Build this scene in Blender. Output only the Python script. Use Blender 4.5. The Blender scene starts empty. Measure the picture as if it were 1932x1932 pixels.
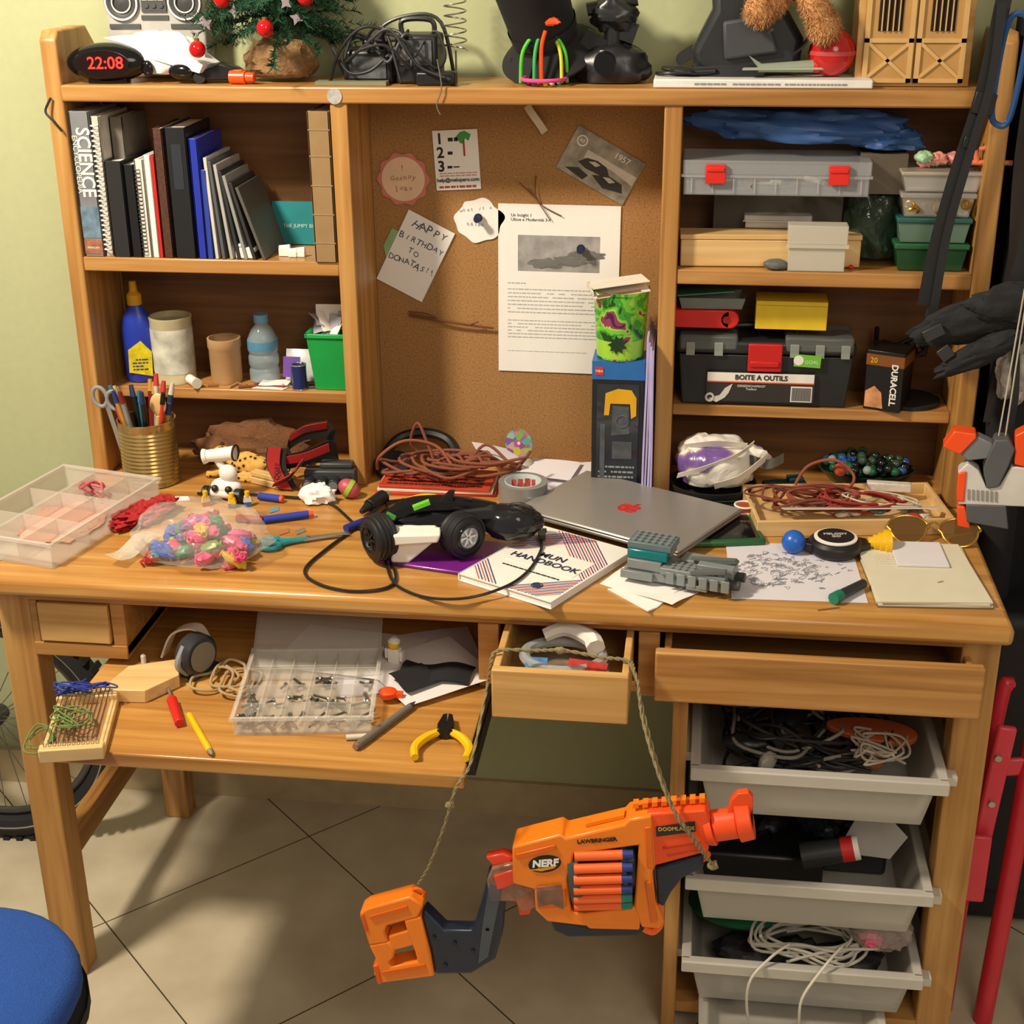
import bpy,bmesh,math,random,bisect
from mathutils import Vector,Matrix,Euler,noise
random.seed(7)
SC=bpy.context.scene;COL=SC.collection
SC.view_settings.view_transform='Standard'
SC.view_settings.look='None'
R=math.radians;pi=math.pi
# ---------------------------------------------------------------- materials
def lin(h):
    h=h.lstrip('#');o=[]
    for i in(0,2,4):
        c=int(h[i:i+2],16)/255;o.append(c/12.92 if c<=.04045 else((c+.055)/1.055)**2.4)
    return o
_M={}
def M(col,rough=.5,metal=0.,alpha=1.,var=.08,bump=0.,emit=0.,sc=30.,trans=0.):
    k=(col,rough,metal,alpha,var,bump,emit,sc,trans)
    if k in _M:return _M[k]
    m=bpy.data.materials.new('surface_'+col.lstrip('#'));m.use_nodes=True;nt=m.node_tree;b=nt.nodes['Principled BSDF']
    c=lin(col);tc=nt.nodes.new('ShaderNodeTexCoord');n=nt.nodes.new('ShaderNodeTexNoise');n.inputs['Scale'].default_value=sc;n.inputs['Detail'].default_value=4
    nt.links.new(tc.outputs['Object'],n.inputs['Vector'])
    mx=nt.nodes.new('ShaderNodeMix');mx.data_type='RGBA'
    mx.inputs[6].default_value=[max(0,x*(1-var*2)) for x in c]+[1];mx.inputs[7].default_value=[min(1,x*(1+var*2)+.002) for x in c]+[1]
    nt.links.new(n.outputs['Fac'],mx.inputs[0]);nt.links.new(mx.outputs[2],b.inputs['Base Color'])
    b.inputs['Roughness'].default_value=rough;b.inputs['Metallic'].default_value=metal;b.inputs['Alpha'].default_value=alpha
    b.inputs['Transmission Weight'].default_value=trans
    if emit:
        b.inputs['Emission Color'].default_value=c+[1];b.inputs['Emission Strength'].default_value=emit
    if bump:
        bp=nt.nodes.new('ShaderNodeBump');bp.inputs['Strength'].default_value=bump;bp.inputs['Distance'].default_value=.004
        nt.links.new(n.outputs['Fac'],bp.inputs['Height']);nt.links.new(bp.outputs[0],b.inputs['Normal'])
    _M[k]=m;return m
def ramp(nt,fac,stops):
    r=nt.nodes.new('ShaderNodeValToRGB');el=r.color_ramp.elements
    while len(el)<len(stops):el.new(.5)
    for e,(p,c) in zip(el,stops):e.position=p;e.color=lin(c)+[1]
    nt.links.new(fac,r.inputs[0]);return r
def wood(name,axis,c1,c2,c3,rough=.38,sc=1.):
    m=bpy.data.materials.new(name);m.use_nodes=True;nt=m.node_tree;b=nt.nodes['Principled BSDF']
    tc=nt.nodes.new('ShaderNodeTexCoord');mp=nt.nodes.new('ShaderNodeMapping')
    s=[55*sc,55*sc,55*sc];s['xyz'.index(axis)]=2.6*sc;mp.inputs['Scale'].default_value=s
    nt.links.new(tc.outputs['Object'],mp.inputs[0])
    n=nt.nodes.new('ShaderNodeTexNoise');n.inputs['Scale'].default_value=1;n.inputs['Detail'].default_value=7;n.inputs['Distortion'].default_value=.6
    nt.links.new(mp.outputs[0],n.inputs['Vector'])
    r=ramp(nt,n.outputs['Fac'],[(.28,c1),(.5,c2),(.74,c3)])
    nt.links.new(r.outputs[0],b.inputs['Base Color']);b.inputs['Roughness'].default_value=rough
    bp=nt.nodes.new('ShaderNodeBump');bp.inputs['Strength'].default_value=.08;bp.inputs['Distance'].default_value=.002
    nt.links.new(n.outputs['Fac'],bp.inputs['Height']);nt.links.new(bp.outputs[0],b.inputs['Normal'])
    return m
WX=wood('honey_oak_lengthwise','x','#946530','#B28046','#C39659',.3)
WT=wood('worn_oak_worktop','x','#99672F','#B78342','#CC9E5A',.24,.8)
WZ=wood('honey_oak_upright','z','#946530','#B48346','#C59A5B')
WY=wood('honey_oak_crosswise','y','#84582A','#9F6F37','#B18446')
WP=wood('pale_oak','x','#B88A4C','#C99D5D','#D6AF70')
PINE=wood('pale_pine','x','#CBA468','#DBB67C','#E5C68E')
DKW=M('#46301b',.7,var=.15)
def cork():
    m=bpy.data.materials.new('cork');m.use_nodes=True;nt=m.node_tree;b=nt.nodes['Principled BSDF'];tc=nt.nodes.new('ShaderNodeTexCoord')
    n=nt.nodes.new('ShaderNodeTexNoise');n.inputs['Scale'].default_value=320;n.inputs['Detail'].default_value=5;nt.links.new(tc.outputs['Object'],n.inputs['Vector'])
    r=ramp(nt,n.outputs['Fac'],[(.28,'#76522b'),(.42,'#997041'),(.6,'#a57a49'),(.75,'#b58b58')])
    nt.links.new(r.outputs[0],b.inputs['Base Color']);b.inputs['Roughness'].default_value=.9;return m
CORK=cork()
def tile():
    m=bpy.data.materials.new('beige_diagonal_tile');m.use_nodes=True;nt=m.node_tree;b=nt.nodes['Principled BSDF']
    tc=nt.nodes.new('ShaderNodeTexCoord');sp=nt.nodes.new('ShaderNodeSeparateXYZ');nt.links.new(tc.outputs['Object'],sp.inputs[0])
    def mt(op,a,b_=None,v=None):
        n=nt.nodes.new('ShaderNodeMath');n.operation=op
        nt.links.new(a,n.inputs[0])
        if b_ is not None:nt.links.new(b_,n.inputs[1])
        if v is not None:n.inputs[1].default_value=v
        return n.outputs[0]
    s=mt('ADD',sp.outputs[0],sp.outputs[1]);d=mt('SUBTRACT',sp.outputs[0],sp.outputs[1])
    out=[]
    for v,off in((s,.58+5.84),(d,.076+5.84)):
        out.append(mt('FRACT',mt('DIVIDE',mt('ADD',v,v=off),v=.584)))
    g=mt('LESS_THAN',mt('MINIMUM',out[0],out[1]),v=.0066)
    n=nt.nodes.new('ShaderNodeTexNoise');n.inputs['Scale'].default_value=9;n.inputs['Detail'].default_value=8;nt.links.new(tc.outputs['Object'],n.inputs['Vector'])
    r=ramp(nt,n.outputs['Fac'],[(.3,'#B9AC94'),(.55,'#C6BAA2'),(.75,'#D0C5AE')])
    mx=nt.nodes.new('ShaderNodeMix');mx.data_type='RGBA';nt.links.new(g,mx.inputs[0]);nt.links.new(r.outputs[0],mx.inputs[6]);mx.inputs[7].default_value=lin('#4b4338')+[1]
    nt.links.new(mx.outputs[2],b.inputs['Base Color']);b.inputs['Roughness'].default_value=.3
    return m
CLEAR=M('#e8e4da',.12,alpha=.22,var=0);CLEAR2=M('#e6e3dc',.2,alpha=.32,var=0)
BLK=M('#141417',.4);BLKM=M('#19191d',.75);BLKG=M('#0b0b0e',.12);WHT=M('#e9e6de',.5,var=.02);PAP=M('#eeebe6',.8,var=.02);GRY=M('#8a8b8c',.45);DGR=M('#3a3b3d',.5)
RED=M('#c8201c',.4);YEL=M('#e9b90f',.4);ORG=M('#f2640c',.35,var=.04);ORR=M('#f0501a',.35,var=.04);GRN=M('#1f9a45',.4);BLU=M('#1c4fb0',.4);NAV=M('#182438',.42)
SIL=M('#b4b4b2',.3,metal=.8);TEAL=M('#1f7f86',.4);INK=M('#1a1a1c',.7,var=0);PINK=M('#e7608a',.5);PUR=M('#6b3a9c',.45);ROPE=M('#8c7e5a',.9,bump=.5,sc=400)
# ---------------------------------------------------------------- geometry
def box(c,s,rz=0,rx=0,ry=0):
    m=Matrix.Translation(c)@Euler((rx,ry,rz)).to_matrix().to_4x4()
    V=[m@Vector((x*s[0]/2,y*s[1]/2,z*s[2]/2)) for x in(-1,1) for y in(-1,1) for z in(-1,1)]
    return V,[(0,1,3,2),(4,6,7,5),(0,4,5,1),(2,3,7,6),(0,2,6,4),(1,5,7,3)]
def bx(x0,x1,y0,y1,z0,z1):return box(((x0+x1)/2,(y0+y1)/2,(z0+z1)/2),(x1-x0,y1-y0,z1-z0))
def frame(d):
    d=d.normalized();a=Vector((0,0,1)) if abs(d.z)<.9 else Vector((1,0,0));u=d.cross(a).normalized();return u,d.cross(u)
def cone(p0,p1,r0,r1=None,n=20):
    if r1 is None:r1=r0
    p0=Vector(p0);p1=Vector(p1);u,w=frame(p1-p0);V=[]
    for p,r in((p0,r0),(p1,r1)):
        for i in range(n):
            a=2*pi*i/n;V.append(p+u*(r*math.cos(a))+w*(r*math.sin(a)))
    F=[(i,(i+1)%n,n+(i+1)%n,n+i) for i in range(n)]+[tuple(range(n))[::-1],tuple(range(n,2*n))]
    return V,F
def lathe(prof,c=(0,0,0),n=28,axis='z'):
    V=[];F=[];c=Vector(c)
    for r,z in prof:
        for i in range(n):
            a=2*pi*i/n;p=(r*math.cos(a),r*math.sin(a),z)
            if axis=='y':p=(p[0],p[2],p[1])
            if axis=='x':p=(p[2],p[0],p[1])
            V.append(c+Vector(p))
    for j in range(len(prof)-1):
        for i in range(n):F.append((j*n+i,j*n+(i+1)%n,(j+1)*n+(i+1)%n,(j+1)*n+i))
    return V,F
def ball(c,s,n=20):
    if not hasattr(s,'__len__'):s=(s,s,s)
    V=[];F=[];k=n//2+1
    for j in range(k+1):
        t=pi*j/k
        for i in range(n):
            a=2*pi*i/n;V.append(Vector((c[0]+s[0]*math.sin(t)*math.cos(a),c[1]+s[1]*math.sin(t)*math.sin(a),c[2]+s[2]*math.cos(t))))
    for j in range(k):
        for i in range(n):F.append((j*n+i,(j+1)*n+i,(j+1)*n+(i+1)%n,j*n+(i+1)%n))
    return V,F
def blob(c,s,seed=0,amp=.25,fr=2.2,n=40,flat=True):
    V,F=ball((0,0,0),1,n);o=[]
    for v in V:
        d=1+amp*noise.noise(v*fr+Vector((seed*7.3,seed*3.1,1)))+amp*.5*noise.noise(v*fr*2.7+Vector((seed,5,seed)))
        p=v*d
        if flat and p.z<-.55:p.z=-.55-.1*(p.z+.55)
        o.append(Vector((c[0]+p.x*s[0],c[1]+p.y*s[1],c[2]+p.z*s[2])))
    return o,F
def cat(pts,k=6,closed=False):
    P=[Vector(p) for p in pts];n=len(P);o=[]
    if n<3:return P
    for i in range(n if closed else n-1):
        g=(lambda j:P[j%n]) if closed else (lambda j:P[max(0,min(n-1,j))])
        a,b,c,d=g(i-1),g(i),g(i+1),g(i+2)
        for t in range(k):
            t/=k;o.append(.5*((2*b)+(c-a)*t+(2*a-5*b+4*c-d)*t*t+(3*b-a-3*c+d)*t**3))
    if not closed:o.append(P[-1])
    return o
def tube(pts,r,n=8,k=6,closed=False,smooth=True):
    P=cat(pts,k,closed) if smooth else [Vector(p) for p in pts]
    V=[];F=[];m=len(P);u=None
    for i,p in enumerate(P):
        d=(P[(i+1)%m]-P[i-1]) if closed else (P[min(m-1,i+1)]-P[max(0,i-1)])
        if d.length<1e-7:d=Vector((0,0,1))
        d.normalize()
        if u is None:u,_=frame(d)
        u=(u-d*u.dot(d))
        if u.length<1e-5:u,_=frame(d)
        u.normalize();w=d.cross(u);rr=r(i/(m-1)) if callable(r) else r
        for j in range(n):
            a=2*pi*j/n;V.append(p+u*(rr*math.cos(a))+w*(rr*math.sin(a)))
    for i in range(m if closed else m-1):
        for j in range(n):F.append((i*n+j,i*n+(j+1)%n,((i+1)%m)*n+(j+1)%n,((i+1)%m)*n+j))
    if not closed:F+=[tuple(range(n))[::-1],tuple(range((m-1)*n,m*n))]
    return V,F
def ring(c,r,t,n=36,axis='z',sq=1.):
    pts=[]
    for i in range(n):
        a=2*pi*i/n;p=(r*math.cos(a),r*math.sin(a)*sq,0)
        if axis=='y':p=(p[0],0,p[1])
        if axis=='x':p=(0,p[0],p[1])
        pts.append(Vector(c)+Vector(p))
    return tube(pts,t,8,1,True)
def prism(poly,a,b,pl='xy'):
    n=len(poly);V=[]
    for h in(a,b):
        for p,q in poly:
            V.append(Vector((p,q,h)) if pl=='xy' else Vector((p,h,q)) if pl=='xz' else Vector((h,p,q)))
    return V,[tuple(range(n))[::-1],tuple(range(n,2*n))]+[(i,(i+1)%n,n+(i+1)%n,n+i) for i in range(n)]
def sheet(w,h,fn=None,nx=10,ny=10,t=.0006):
    V=[];F=[]
    for s in(0,1):
        for j in range(ny+1):
            for i in range(nx+1):
                x=(i/nx-.5)*w;y=(j/ny-.5)*h;z=fn(x,y) if fn else 0
                V.append(Vector((x,y,z+t*s)))
    N=(nx+1)*(ny+1)
    for j in range(ny):
        for i in range(nx):
            a=j*(nx+1)+i;q=(a,a+1,a+nx+2,a+nx+1);F.append(tuple(x+N for x in q));F.append(q[::-1])
    for i in range(nx):
        F.append((i,i+1,i+1+N,i+N));a=ny*(nx+1)+i;F.append((a+1,a,a+N,a+1+N))
    for j in range(ny):
        a=j*(nx+1);F.append((a+nx+1,a,a+N,a+nx+1+N));a+=nx;F.append((a,a+nx+1,a+nx+1+N,a+N))
    return V,F
def hollow(w,d,h,t=.002,tw=None,td=None):
    """open-top tapered box, base at z=0"""
    tw=tw or w;td=td or d
    def rc(a,b,z):return [Vector((x*a/2,y*b/2,z)) for x,y in((-1,-1),(1,-1),(1,1),(-1,1))]
    V=rc(w,d,0)+rc(tw,td,h)+rc(tw-2*t,td-2*t,h)+rc(w-2*t,d-2*t,t)
    F=[(3,2,1,0),(12,13,14,15)]
    for k in range(3):
        for i in range(4):F.append((k*4+i,k*4+(i+1)%4,(k+1)*4+(i+1)%4,(k+1)*4+i))
    return V,F
def xf(g,loc=(0,0,0),rx=0,ry=0,rz=0,s=1):
    m=Matrix.Translation(loc)@Euler((rx,ry,rz)).to_matrix().to_4x4()@Matrix.Scale(s,4)
    return [m@v for v in g[0]],g[1]
def fur(geoms,n,ln,wd,seed=1):
    random.seed(seed);V=[];F=[];T=[]
    for g in geoms:
        for f in g[1]:
            p=[Vector(g[0][i]) for i in f[:4]];nn=(p[1]-p[0]).cross(p[-1]-p[0])
            if nn.length>1e-9:T.append((p,nn,nn.length))
    cum=[];s=0
    for t in T:s+=t[2];cum.append(s)
    for _ in range(n):
        p,nn,_l=T[min(len(T)-1,bisect.bisect(cum,random.random()*s))];a,b=random.random(),random.random()
        q=p[0]+(p[1]-p[0])*a+(p[-1]-p[0])*b;d=nn.normalized()
        d=(d+Vector((random.uniform(-.7,.7),random.uniform(-.7,.7),random.uniform(-.7,.4)))).normalized()
        u,w=frame(d);i=len(V);V+=[q-u*wd,q+u*wd,q+d*ln*random.uniform(.6,1.2)];F.append((i,i+1,i+2))
    return V,F
# ---------------------------------------------------------------- objects
def tag(o,label=None,catg=None,group=None,kind=None):
    if label:o['label']=label
    if catg:o['category']=catg
    if group:o['group']=group
    if kind:o['kind']=kind
def add(name,geoms,m,parent=None,label=None,cat_=None,group=None,kind=None,bevel=0,loc=(0,0,0),rot=(0,0,0),ang=38,norm=True):
    if isinstance(geoms,tuple):geoms=[geoms]
    V=[];F=[]
    for g in geoms:
        n=len(V);V+=[tuple(v) for v in g[0]];F+=[tuple(i+n for i in f) for f in g[1]]
    me=bpy.data.meshes.new(name);me.from_pydata(V,[],F);me.update()
    if norm:
        bm=bmesh.new();bm.from_mesh(me);bmesh.ops.recalc_face_normals(bm,faces=bm.faces);bm.to_mesh(me);bm.free()
    me.shade_smooth();me.set_sharp_from_angle(angle=R(ang))
    me.materials.append(m)
    o=bpy.data.objects.new(name,me);COL.objects.link(o);o.location=loc;o.rotation_euler=rot
    if parent:o.parent=parent
    if bevel:
        b=o.modifiers.new('bevel','BEVEL');b.width=bevel;b.segments=2;b.limit_method='ANGLE';b.angle_limit=R(40)
    tag(o,label,cat_,group,kind);return o
def adds(name,geoms,m,parent,**k):
    """every geometry becomes its own part"""
    return [add(name,[g] if isinstance(g,tuple) else g,m,parent,**k) for g in geoms]
def thing(name,label,catg,loc=(0,0,0),rot=(0,0,0),group=None):
    o=bpy.data.objects.new(name,None);o.empty_display_size=.02;COL.objects.link(o);o.location=loc;o.rotation_euler=rot
    tag(o,label,catg,group);return o
def text(body,size,parent,loc,rot=(pi/2,0,0),m=None,name='lettering',align='CENTER',sx=1.,bold=0.,shear=0.):
    c=bpy.data.curves.new('t','FONT');c.body=body;c.size=size;c.align_x=align;c.align_y='CENTER';c.extrude=.0002;c.offset=bold;c.shear=shear
    c.resolution_u=3
    o=bpy.data.objects.new('t',c);COL.objects.link(o);bpy.context.view_layer.update()
    me=bpy.data.meshes.new_from_object(o.evaluated_get(bpy.context.evaluated_depsgraph_get()));bpy.data.objects.remove(o)
    me.materials.clear();me.materials.append(m or INK)
    t=bpy.data.objects.new(name,me);COL.objects.link(t);t.parent=parent;t.location=loc;t.rotation_euler=rot;t.scale=(sx,1,1);return t
def scrawl(body,size,parent,x0,z0,y,step,m,seed=1,slope=0.):
    """hand-lettered line: single letters set unevenly"""
    random.seed(seed)
    for i,ch in enumerate(body):
        if ch==' ':continue
        text(ch,size*random.uniform(.85,1.2),parent,(x0+step*i,y,z0+slope*i+random.uniform(-.1,.1)*size),(pi/2,R(random.uniform(-14,14)),0),m,shear=random.uniform(-.2,.3))
def dup(o,loc,rot=None,parent=None):
    n=o.copy();COL.objects.link(n)
    if parent is None:
        n.location=loc
        if rot is not None:n.rotation_euler=rot
    else:n.parent=parent
    for ch in list(o.children):dup(ch,None,None,n)
    return n
def lines(x0,x1,z0,z1,rows,y,seed=1,h=.35,pl='xz'):
    random.seed(seed);g=[];st=(z1-z0)/rows
    for i in range(rows):
        z=z1-(i+.5)*st;x=x0
        while x<x1-.003:
            w=random.uniform(.003,.010);w=min(w,x1-x)
            if random.random()<.95:
                g.append(box((x+w/2,y,z),(w,.0004,st*h)) if pl=='xz' else box((x+w/2,z,y),(w,st*h,.0004)))
            x+=w+.0015
    return g
def wander(c,s,n,seed):
    random.seed(seed);return [(c[0]+s[0]*random.uniform(-1,1),c[1]+s[1]*random.uniform(-1,1),c[2]+s[2]*random.uniform(-1,1)) for _ in range(n)]
def coil(c,s,n,seed,turns=3):
    """loosely looped cord path"""
    random.seed(seed);o=[];ph=random.uniform(0,6)
    for i in range(n):
        a=ph+2*pi*turns*i/n;k=random.uniform(.55,1.05)
        o.append((c[0]+s[0]*k*math.cos(a),c[1]+s[1]*k*math.sin(a),c[2]+s[2]*random.uniform(-1,1)))
    return o

# ================================================================ camera, light
cam=bpy.data.cameras.new('camera');co=bpy.data.objects.new('camera',cam);COL.objects.link(co)
ps,th,ro=.131,.396,-.009
Fv=Vector((-math.sin(ps)*math.cos(th),math.cos(ps)*math.cos(th),-math.sin(th)));Rv=Vector((math.cos(ps),math.sin(ps),0));Uv=Rv.cross(Fv)
R2=Rv*math.cos(ro)+Uv*math.sin(ro);U2=Uv*math.cos(ro)-Rv*math.sin(ro)
mm=Matrix((R2,U2,-Fv)).transposed().to_4x4();mm.translation=(.079,-2.215,1.646);co.matrix_world=mm
cam.sensor_width=36;cam.lens=36*2724.4/1932;cam.clip_start=.05;SC.camera=co
w=bpy.data.worlds.new('room_glow');SC.world=w;w.use_nodes=True;w.node_tree.nodes['Background'].inputs[0].default_value=(1,.86,.68,1);w.node_tree.nodes['Background'].inputs[1].default_value=.34
def area(name,loc,tgt,size,en,col):
    l=bpy.data.lights.new(name,'AREA');l.shape='DISK';l.size=size;l.energy=en;l.color=col
    o=bpy.data.objects.new(name,l);COL.objects.link(o);o.location=loc;o.rotation_euler=(Vector(tgt)-Vector(loc)).to_track_quat('-Z','Y').to_euler()
area('ceiling_light',(-1.3,-1.0,2.45),(-.2,-.1,.7),.24,57,(1,.87,.68))
area('fill_light',(.9,-2.6,2.4),(0,0,.9),1.2,19,(1,.88,.72))  # weak soft fill added behind the camera, no actual lamp there

# ================================================================ room
WALL=M('#b3b88f',.85,var=.03,bump=.1,sc=60)
YW=.165
add('wall_back',bx(-2.6,1.9,YW,YW+.1,0,2.6),WALL,kind='structure')
add('floor',bx(-2.6,1.9,-3.2,YW+.1,-.05,0),tile(),kind='structure')
add('baseboard_back',bx(-2.6,1.9,YW-.01,YW,0,.075),M('#b7a683',.4,var=.1),kind='structure')

# ================================================================ desk
desk=thing('desk','honey oak writing desk with pulled-out tray and drawers','desk')
add('worktop',bx(-.945,.522,-.422,.16,.722,.75),WT,desk,bevel=.008)
LW=.052
for x,y in((-.94,-.39),(.462,-.39)):
    add('leg',bx(x,x+LW,y,y+.05,0,.722),WZ,desk,bevel=.003)
add('leg',bx(-.915,-.868,.07,.115,0,.722),WZ,desk,bevel=.003)
add('leg',bx(.467,.514,.07,.115,0,.722),WZ,desk,bevel=.003)
ap=[bx(-.89,.463,-.392,-.37,.703,.722),bx(-.888,-.877,-.392,-.37,.62,.703),bx(-.763,-.742,-.392,-.1,.617,.703),bx(-.888,-.742,-.394,-.1,.612,.634),
    bx(-.212,-.182,-.394,-.1,.60,.703),bx(.018,.048,-.394,-.05,.60,.703),bx(.048,.465,-.392,-.05,.595,.612),bx(-.182,.018,-.392,-.1,.605,.622)]
add('apron',ap,WX,desk,bevel=.0015)
adds('apron_side_board',[bx(-.93,-.905,-.34,.08,.61,.722),bx(.485,.51,-.34,.08,.6,.722)],WY,desk)
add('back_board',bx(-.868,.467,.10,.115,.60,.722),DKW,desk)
add('stretcher',bx(-.925,-.9,-.34,.08,.20,.25),WY,desk,bevel=.002)
dr=add('drawer',bx(-.875,-.766,-.396,-.38,.637,.701),WP,desk,bevel=.002)
tr=add('pull_out_tray',bx(-.785,-.197,-.628,-.12,.578,.600),WT,desk,bevel=.003)
add('drawer_runner',[bx(-.197,-.186,-.60,-.15,.583,.606),bx(-.191,-.189,-.58,-.2,.606,.610)],M('#2a2b2c',.35,metal=.7),desk)
dr=add('drawer',[bx(-.173,.011,-.532,-.518,.633,.706),bx(-.173,-.163,-.518,-.24,.637,.703),bx(.001,.011,-.518,-.24,.637,.703),bx(-.173,.011,-.25,-.24,.637,.70),bx(-.165,.003,-.52,-.24,.637,.642)],WP,desk,bevel=.002,label='small open drawer in pale oak')
dr=add('drawer',[bx(.043,.487,-.440,-.422,.618,.696),bx(.055,.475,-.425,-.1,.622,.63),bx(.055,.065,-.425,-.1,.63,.69),bx(.465,.475,-.425,-.1,.63,.69)],WX,desk,bevel=.003,label='wide shallow drawer slightly open')
add('cabinet_side',bx(.07,.092,-.40,.1,0,.60),WZ,desk,bevel=.002)
add('cabinet_base',bx(.092,.463,-.39,.1,.03,.05),WX,desk)
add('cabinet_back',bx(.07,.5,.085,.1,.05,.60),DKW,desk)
add('cabinet_outer_side',bx(.49,.505,-.34,.08,.0,.6),WZ,desk)
rl=[]
for z in(.505,.30,.148):
    rl+=[bx(.452,.474,-.41,-.02,z-.014,z+.0),bx(.092,.104,-.385,-.02,z-.014,z)]
adds('bin_runner',rl,M('#cfcabb',.5,alpha=.9),desk)

# ================================================================ hutch
hu=thing('hutch','tall oak hutch with shelves and a cork board on the desk','shelf unit',(0,0,.75))
H=-.75
def hb(*a):return bx(a[0],a[1],a[2],a[3],a[4]+H,a[5]+H)
YB=.15
for x0,x1 in((-.940,-.913),(.490,.518)):
    p=[(0,.0),(0,.715),(.012,.729),(.12,.729),(YB,.70),(YB,0)]
    add('side_panel',prism([(a,b) for a,b in p],x0,x1,'yz'),WZ,hu,bevel=.003)
for x in(-.474,.034):add('divider',hb(x-.0135,x+.0135,0,YB,.75,1.375),WZ,hu,bevel=.002)
add('top_board',hb(-.913,.49,-.004,YB,1.374,1.399),WX,hu,bevel=.003)
add('shelf',hb(-.913,-.4875,.002,YB,1.106,1.129),WX,hu,bevel=.002)
add('shelf',hb(-.913,-.4875,.05,YB,.876,.895),WX,hu,bevel=.002)
add('shelf',hb(.0475,.49,.002,YB,1.106,1.129),WX,hu,bevel=.002)
add('shelf',hb(.0475,.49,.05,YB,.876,.895),WX,hu,bevel=.002)
BKW=wood('back_veneer','x','#593716','#6f4822','#7c542b',.6)
adds('back_panel',[hb(-.913,-.4875,YB,YB+.008,.75,1.39),hb(.0475,.49,YB,YB+.008,.75,1.39)],BKW,hu)
add('cork_board',hb(-.4605,.0205,YB,YB+.008,.75,1.39),CORK,hu)
add('cork_board_trim',[hb(-.4605,.0205,YB-.012,YB,1.36,1.374)],WX,hu)

# ================================================================ papers on cork
YC=YB-.002
def pinned(name,label,catg,x,z,rz,geo,m):
    o=thing(name,label,catg,(x,YC,z),(0,-rz,0));add('sheet',geo,m,o);return o
o=pinned('greeting_card','round pink scalloped card with handwriting pinned on cork','card',-.408,1.236,0,prism([((.042+.0025*math.cos(10*a))*math.cos(a),(.042+.0025*math.cos(10*a))*math.sin(a)) for a in[2*pi*i/60 for i in range(60)]],-.0006,0,'xz'),M('#c9776a',.8))
add('card_face',prism([((.036)*math.cos(a),(.036)*math.sin(a)) for a in[2*pi*i/40 for i in range(40)]],-.001,-.0006,'xz'),M('#dfbf9f',.8),o)
HM=M('#a06a5a',.8)
scrawl('Gnanny',.011,o,-.018,.001,-.0013,.0072,HM,3,.0006);scrawl('Joan',.012,o,-.011,-.014,-.0013,.0075,HM,4);text('!',.012,o,(-.001,-.0013,.018),m=RED)
o=pinned('instruction_card','small white card with numbered steps pinned on cork','card',-.318,1.268,R(3),bx(-.037,.037,-.0006,0,-.048,.048),PAP)
for i,s in enumerate('123'):text(s,.024,o,(-.026,-.001,.034-.022*i),bold=.0006)
add('printed_icon',[bx(-.012,-.004,-.001,-.0006,.030,.036),bx(-.002,.004,-.001,-.0006,.030,.036),bx(-.014,-.006,-.001,-.0006,.009,.014),bx(-.016,-.008,-.001,-.0006,-.013,-.009),bx(-.006,.004,-.001,-.0006,-.012,-.010)],INK,o)
add('printed_tree',[prism([(.009,.026),(.0,.036),(.008,.044),(.016,.046),(.026,.040),(.022,.03),(.016,.034),(.014,.026)],-.001,-.0006,'xz')],M('#3b9a48',.7),o)
add('printed_trunk',bx(.012,.015,-.0011,-.0006,.006,.032),M('#a33323',.7),o)
text('help@melopero.com',.0082,o,(0,-.001,-.032),bold=.0002);add('printed_text',lines(-.03,.032,-.027,-.019,2,-.0008,3),M('#b9786c',.8),o);add('printed_footer',lines(-.032,.032,-.046,-.040,1,-.0008,5,.6),M('#a8473c',.8),o)
o=pinned('postcard','black and white 1957 vehicle postcard pinned askew on cork','card',-.083,1.262,R(-29),bx(-.062,.062,-.0006,0,-.038,.038),M('#8d8778',.4,var=.6,sc=45))
text('1957',.014,o,(.025,-.001,.026),m=PAP);add('printed_emblem',[ring((-.045,-.001,.02),.008,.0012,axis='y')],PAP,o);text('60',.009,o,(-.045,-.001,.02),m=PAP)
add('printed_sky',prism([(-.03,.012),(.06,.012),(.06,-.004),(.02,.002),(-.03,-.002)],-.0009,-.0006,'xz'),M('#c4bfae',.6,var=.2),o)
add('printed_vehicle',[prism([(-.035,-.012),(-.025,0),(-.008,.004),(.01,.002),(.02,-.008),(.01,-.014),(-.02,-.016)],-.001,-.0006,'xz'),prism([(-.005,-.02),(.02,-.008),(.045,-.010),(.052,-.022),(.02,-.03)],-.0011,-.0006,'xz'),prism([(-.05,-.03),(-.03,-.02),(-.01,-.024),(-.015,-.034)],-.001,-.0006,'xz')],M('#2d2b26',.6),o)
add('printed_glass',[prism([(-.02,-.004),(-.01,.001),(.0,.0),(-.006,-.006)],-.0014,-.0011,'xz'),prism([(.012,-.014),(.022,-.010),(.034,-.012),(.026,-.018)],-.0014,-.0011,'xz')],M('#b9b5a8',.5),o)
o=pinned('birthday_card','white card with large cut-out lettering pinned on cork','card',-.392,1.108,R(-27),bx(-.043,.043,-.0012,0,-.066,.066),PAP)
HM=M('#4a4a66',.8)
scrawl('HAPPY',.0175,o,-.022,.048,-.0016,.0125,HM,5,.001);scrawl('BIRTHDAY',.014,o,-.036,.022,-.0016,.0103,HM,6,.0006);scrawl('TO',.014,o,-.012,.004,-.0016,.012,HM,8);scrawl('DONATAS!!',.014,o,-.036,-.018,-.0016,.0092,HM,7,.0008)
o=pinned('paper_note','torn cloud-shaped white note pinned on cork','note',-.283,1.170,0,prism([((.036+.0025*math.sin(7*a)+.002*math.sin(4*a+1))*math.cos(a)*1.1,(.036+.0025*math.sin(6*a))*math.sin(a)) for a in[2*pi*i/60 for i in range(60)]],-.0006,0,'xz'),PAP)
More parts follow.
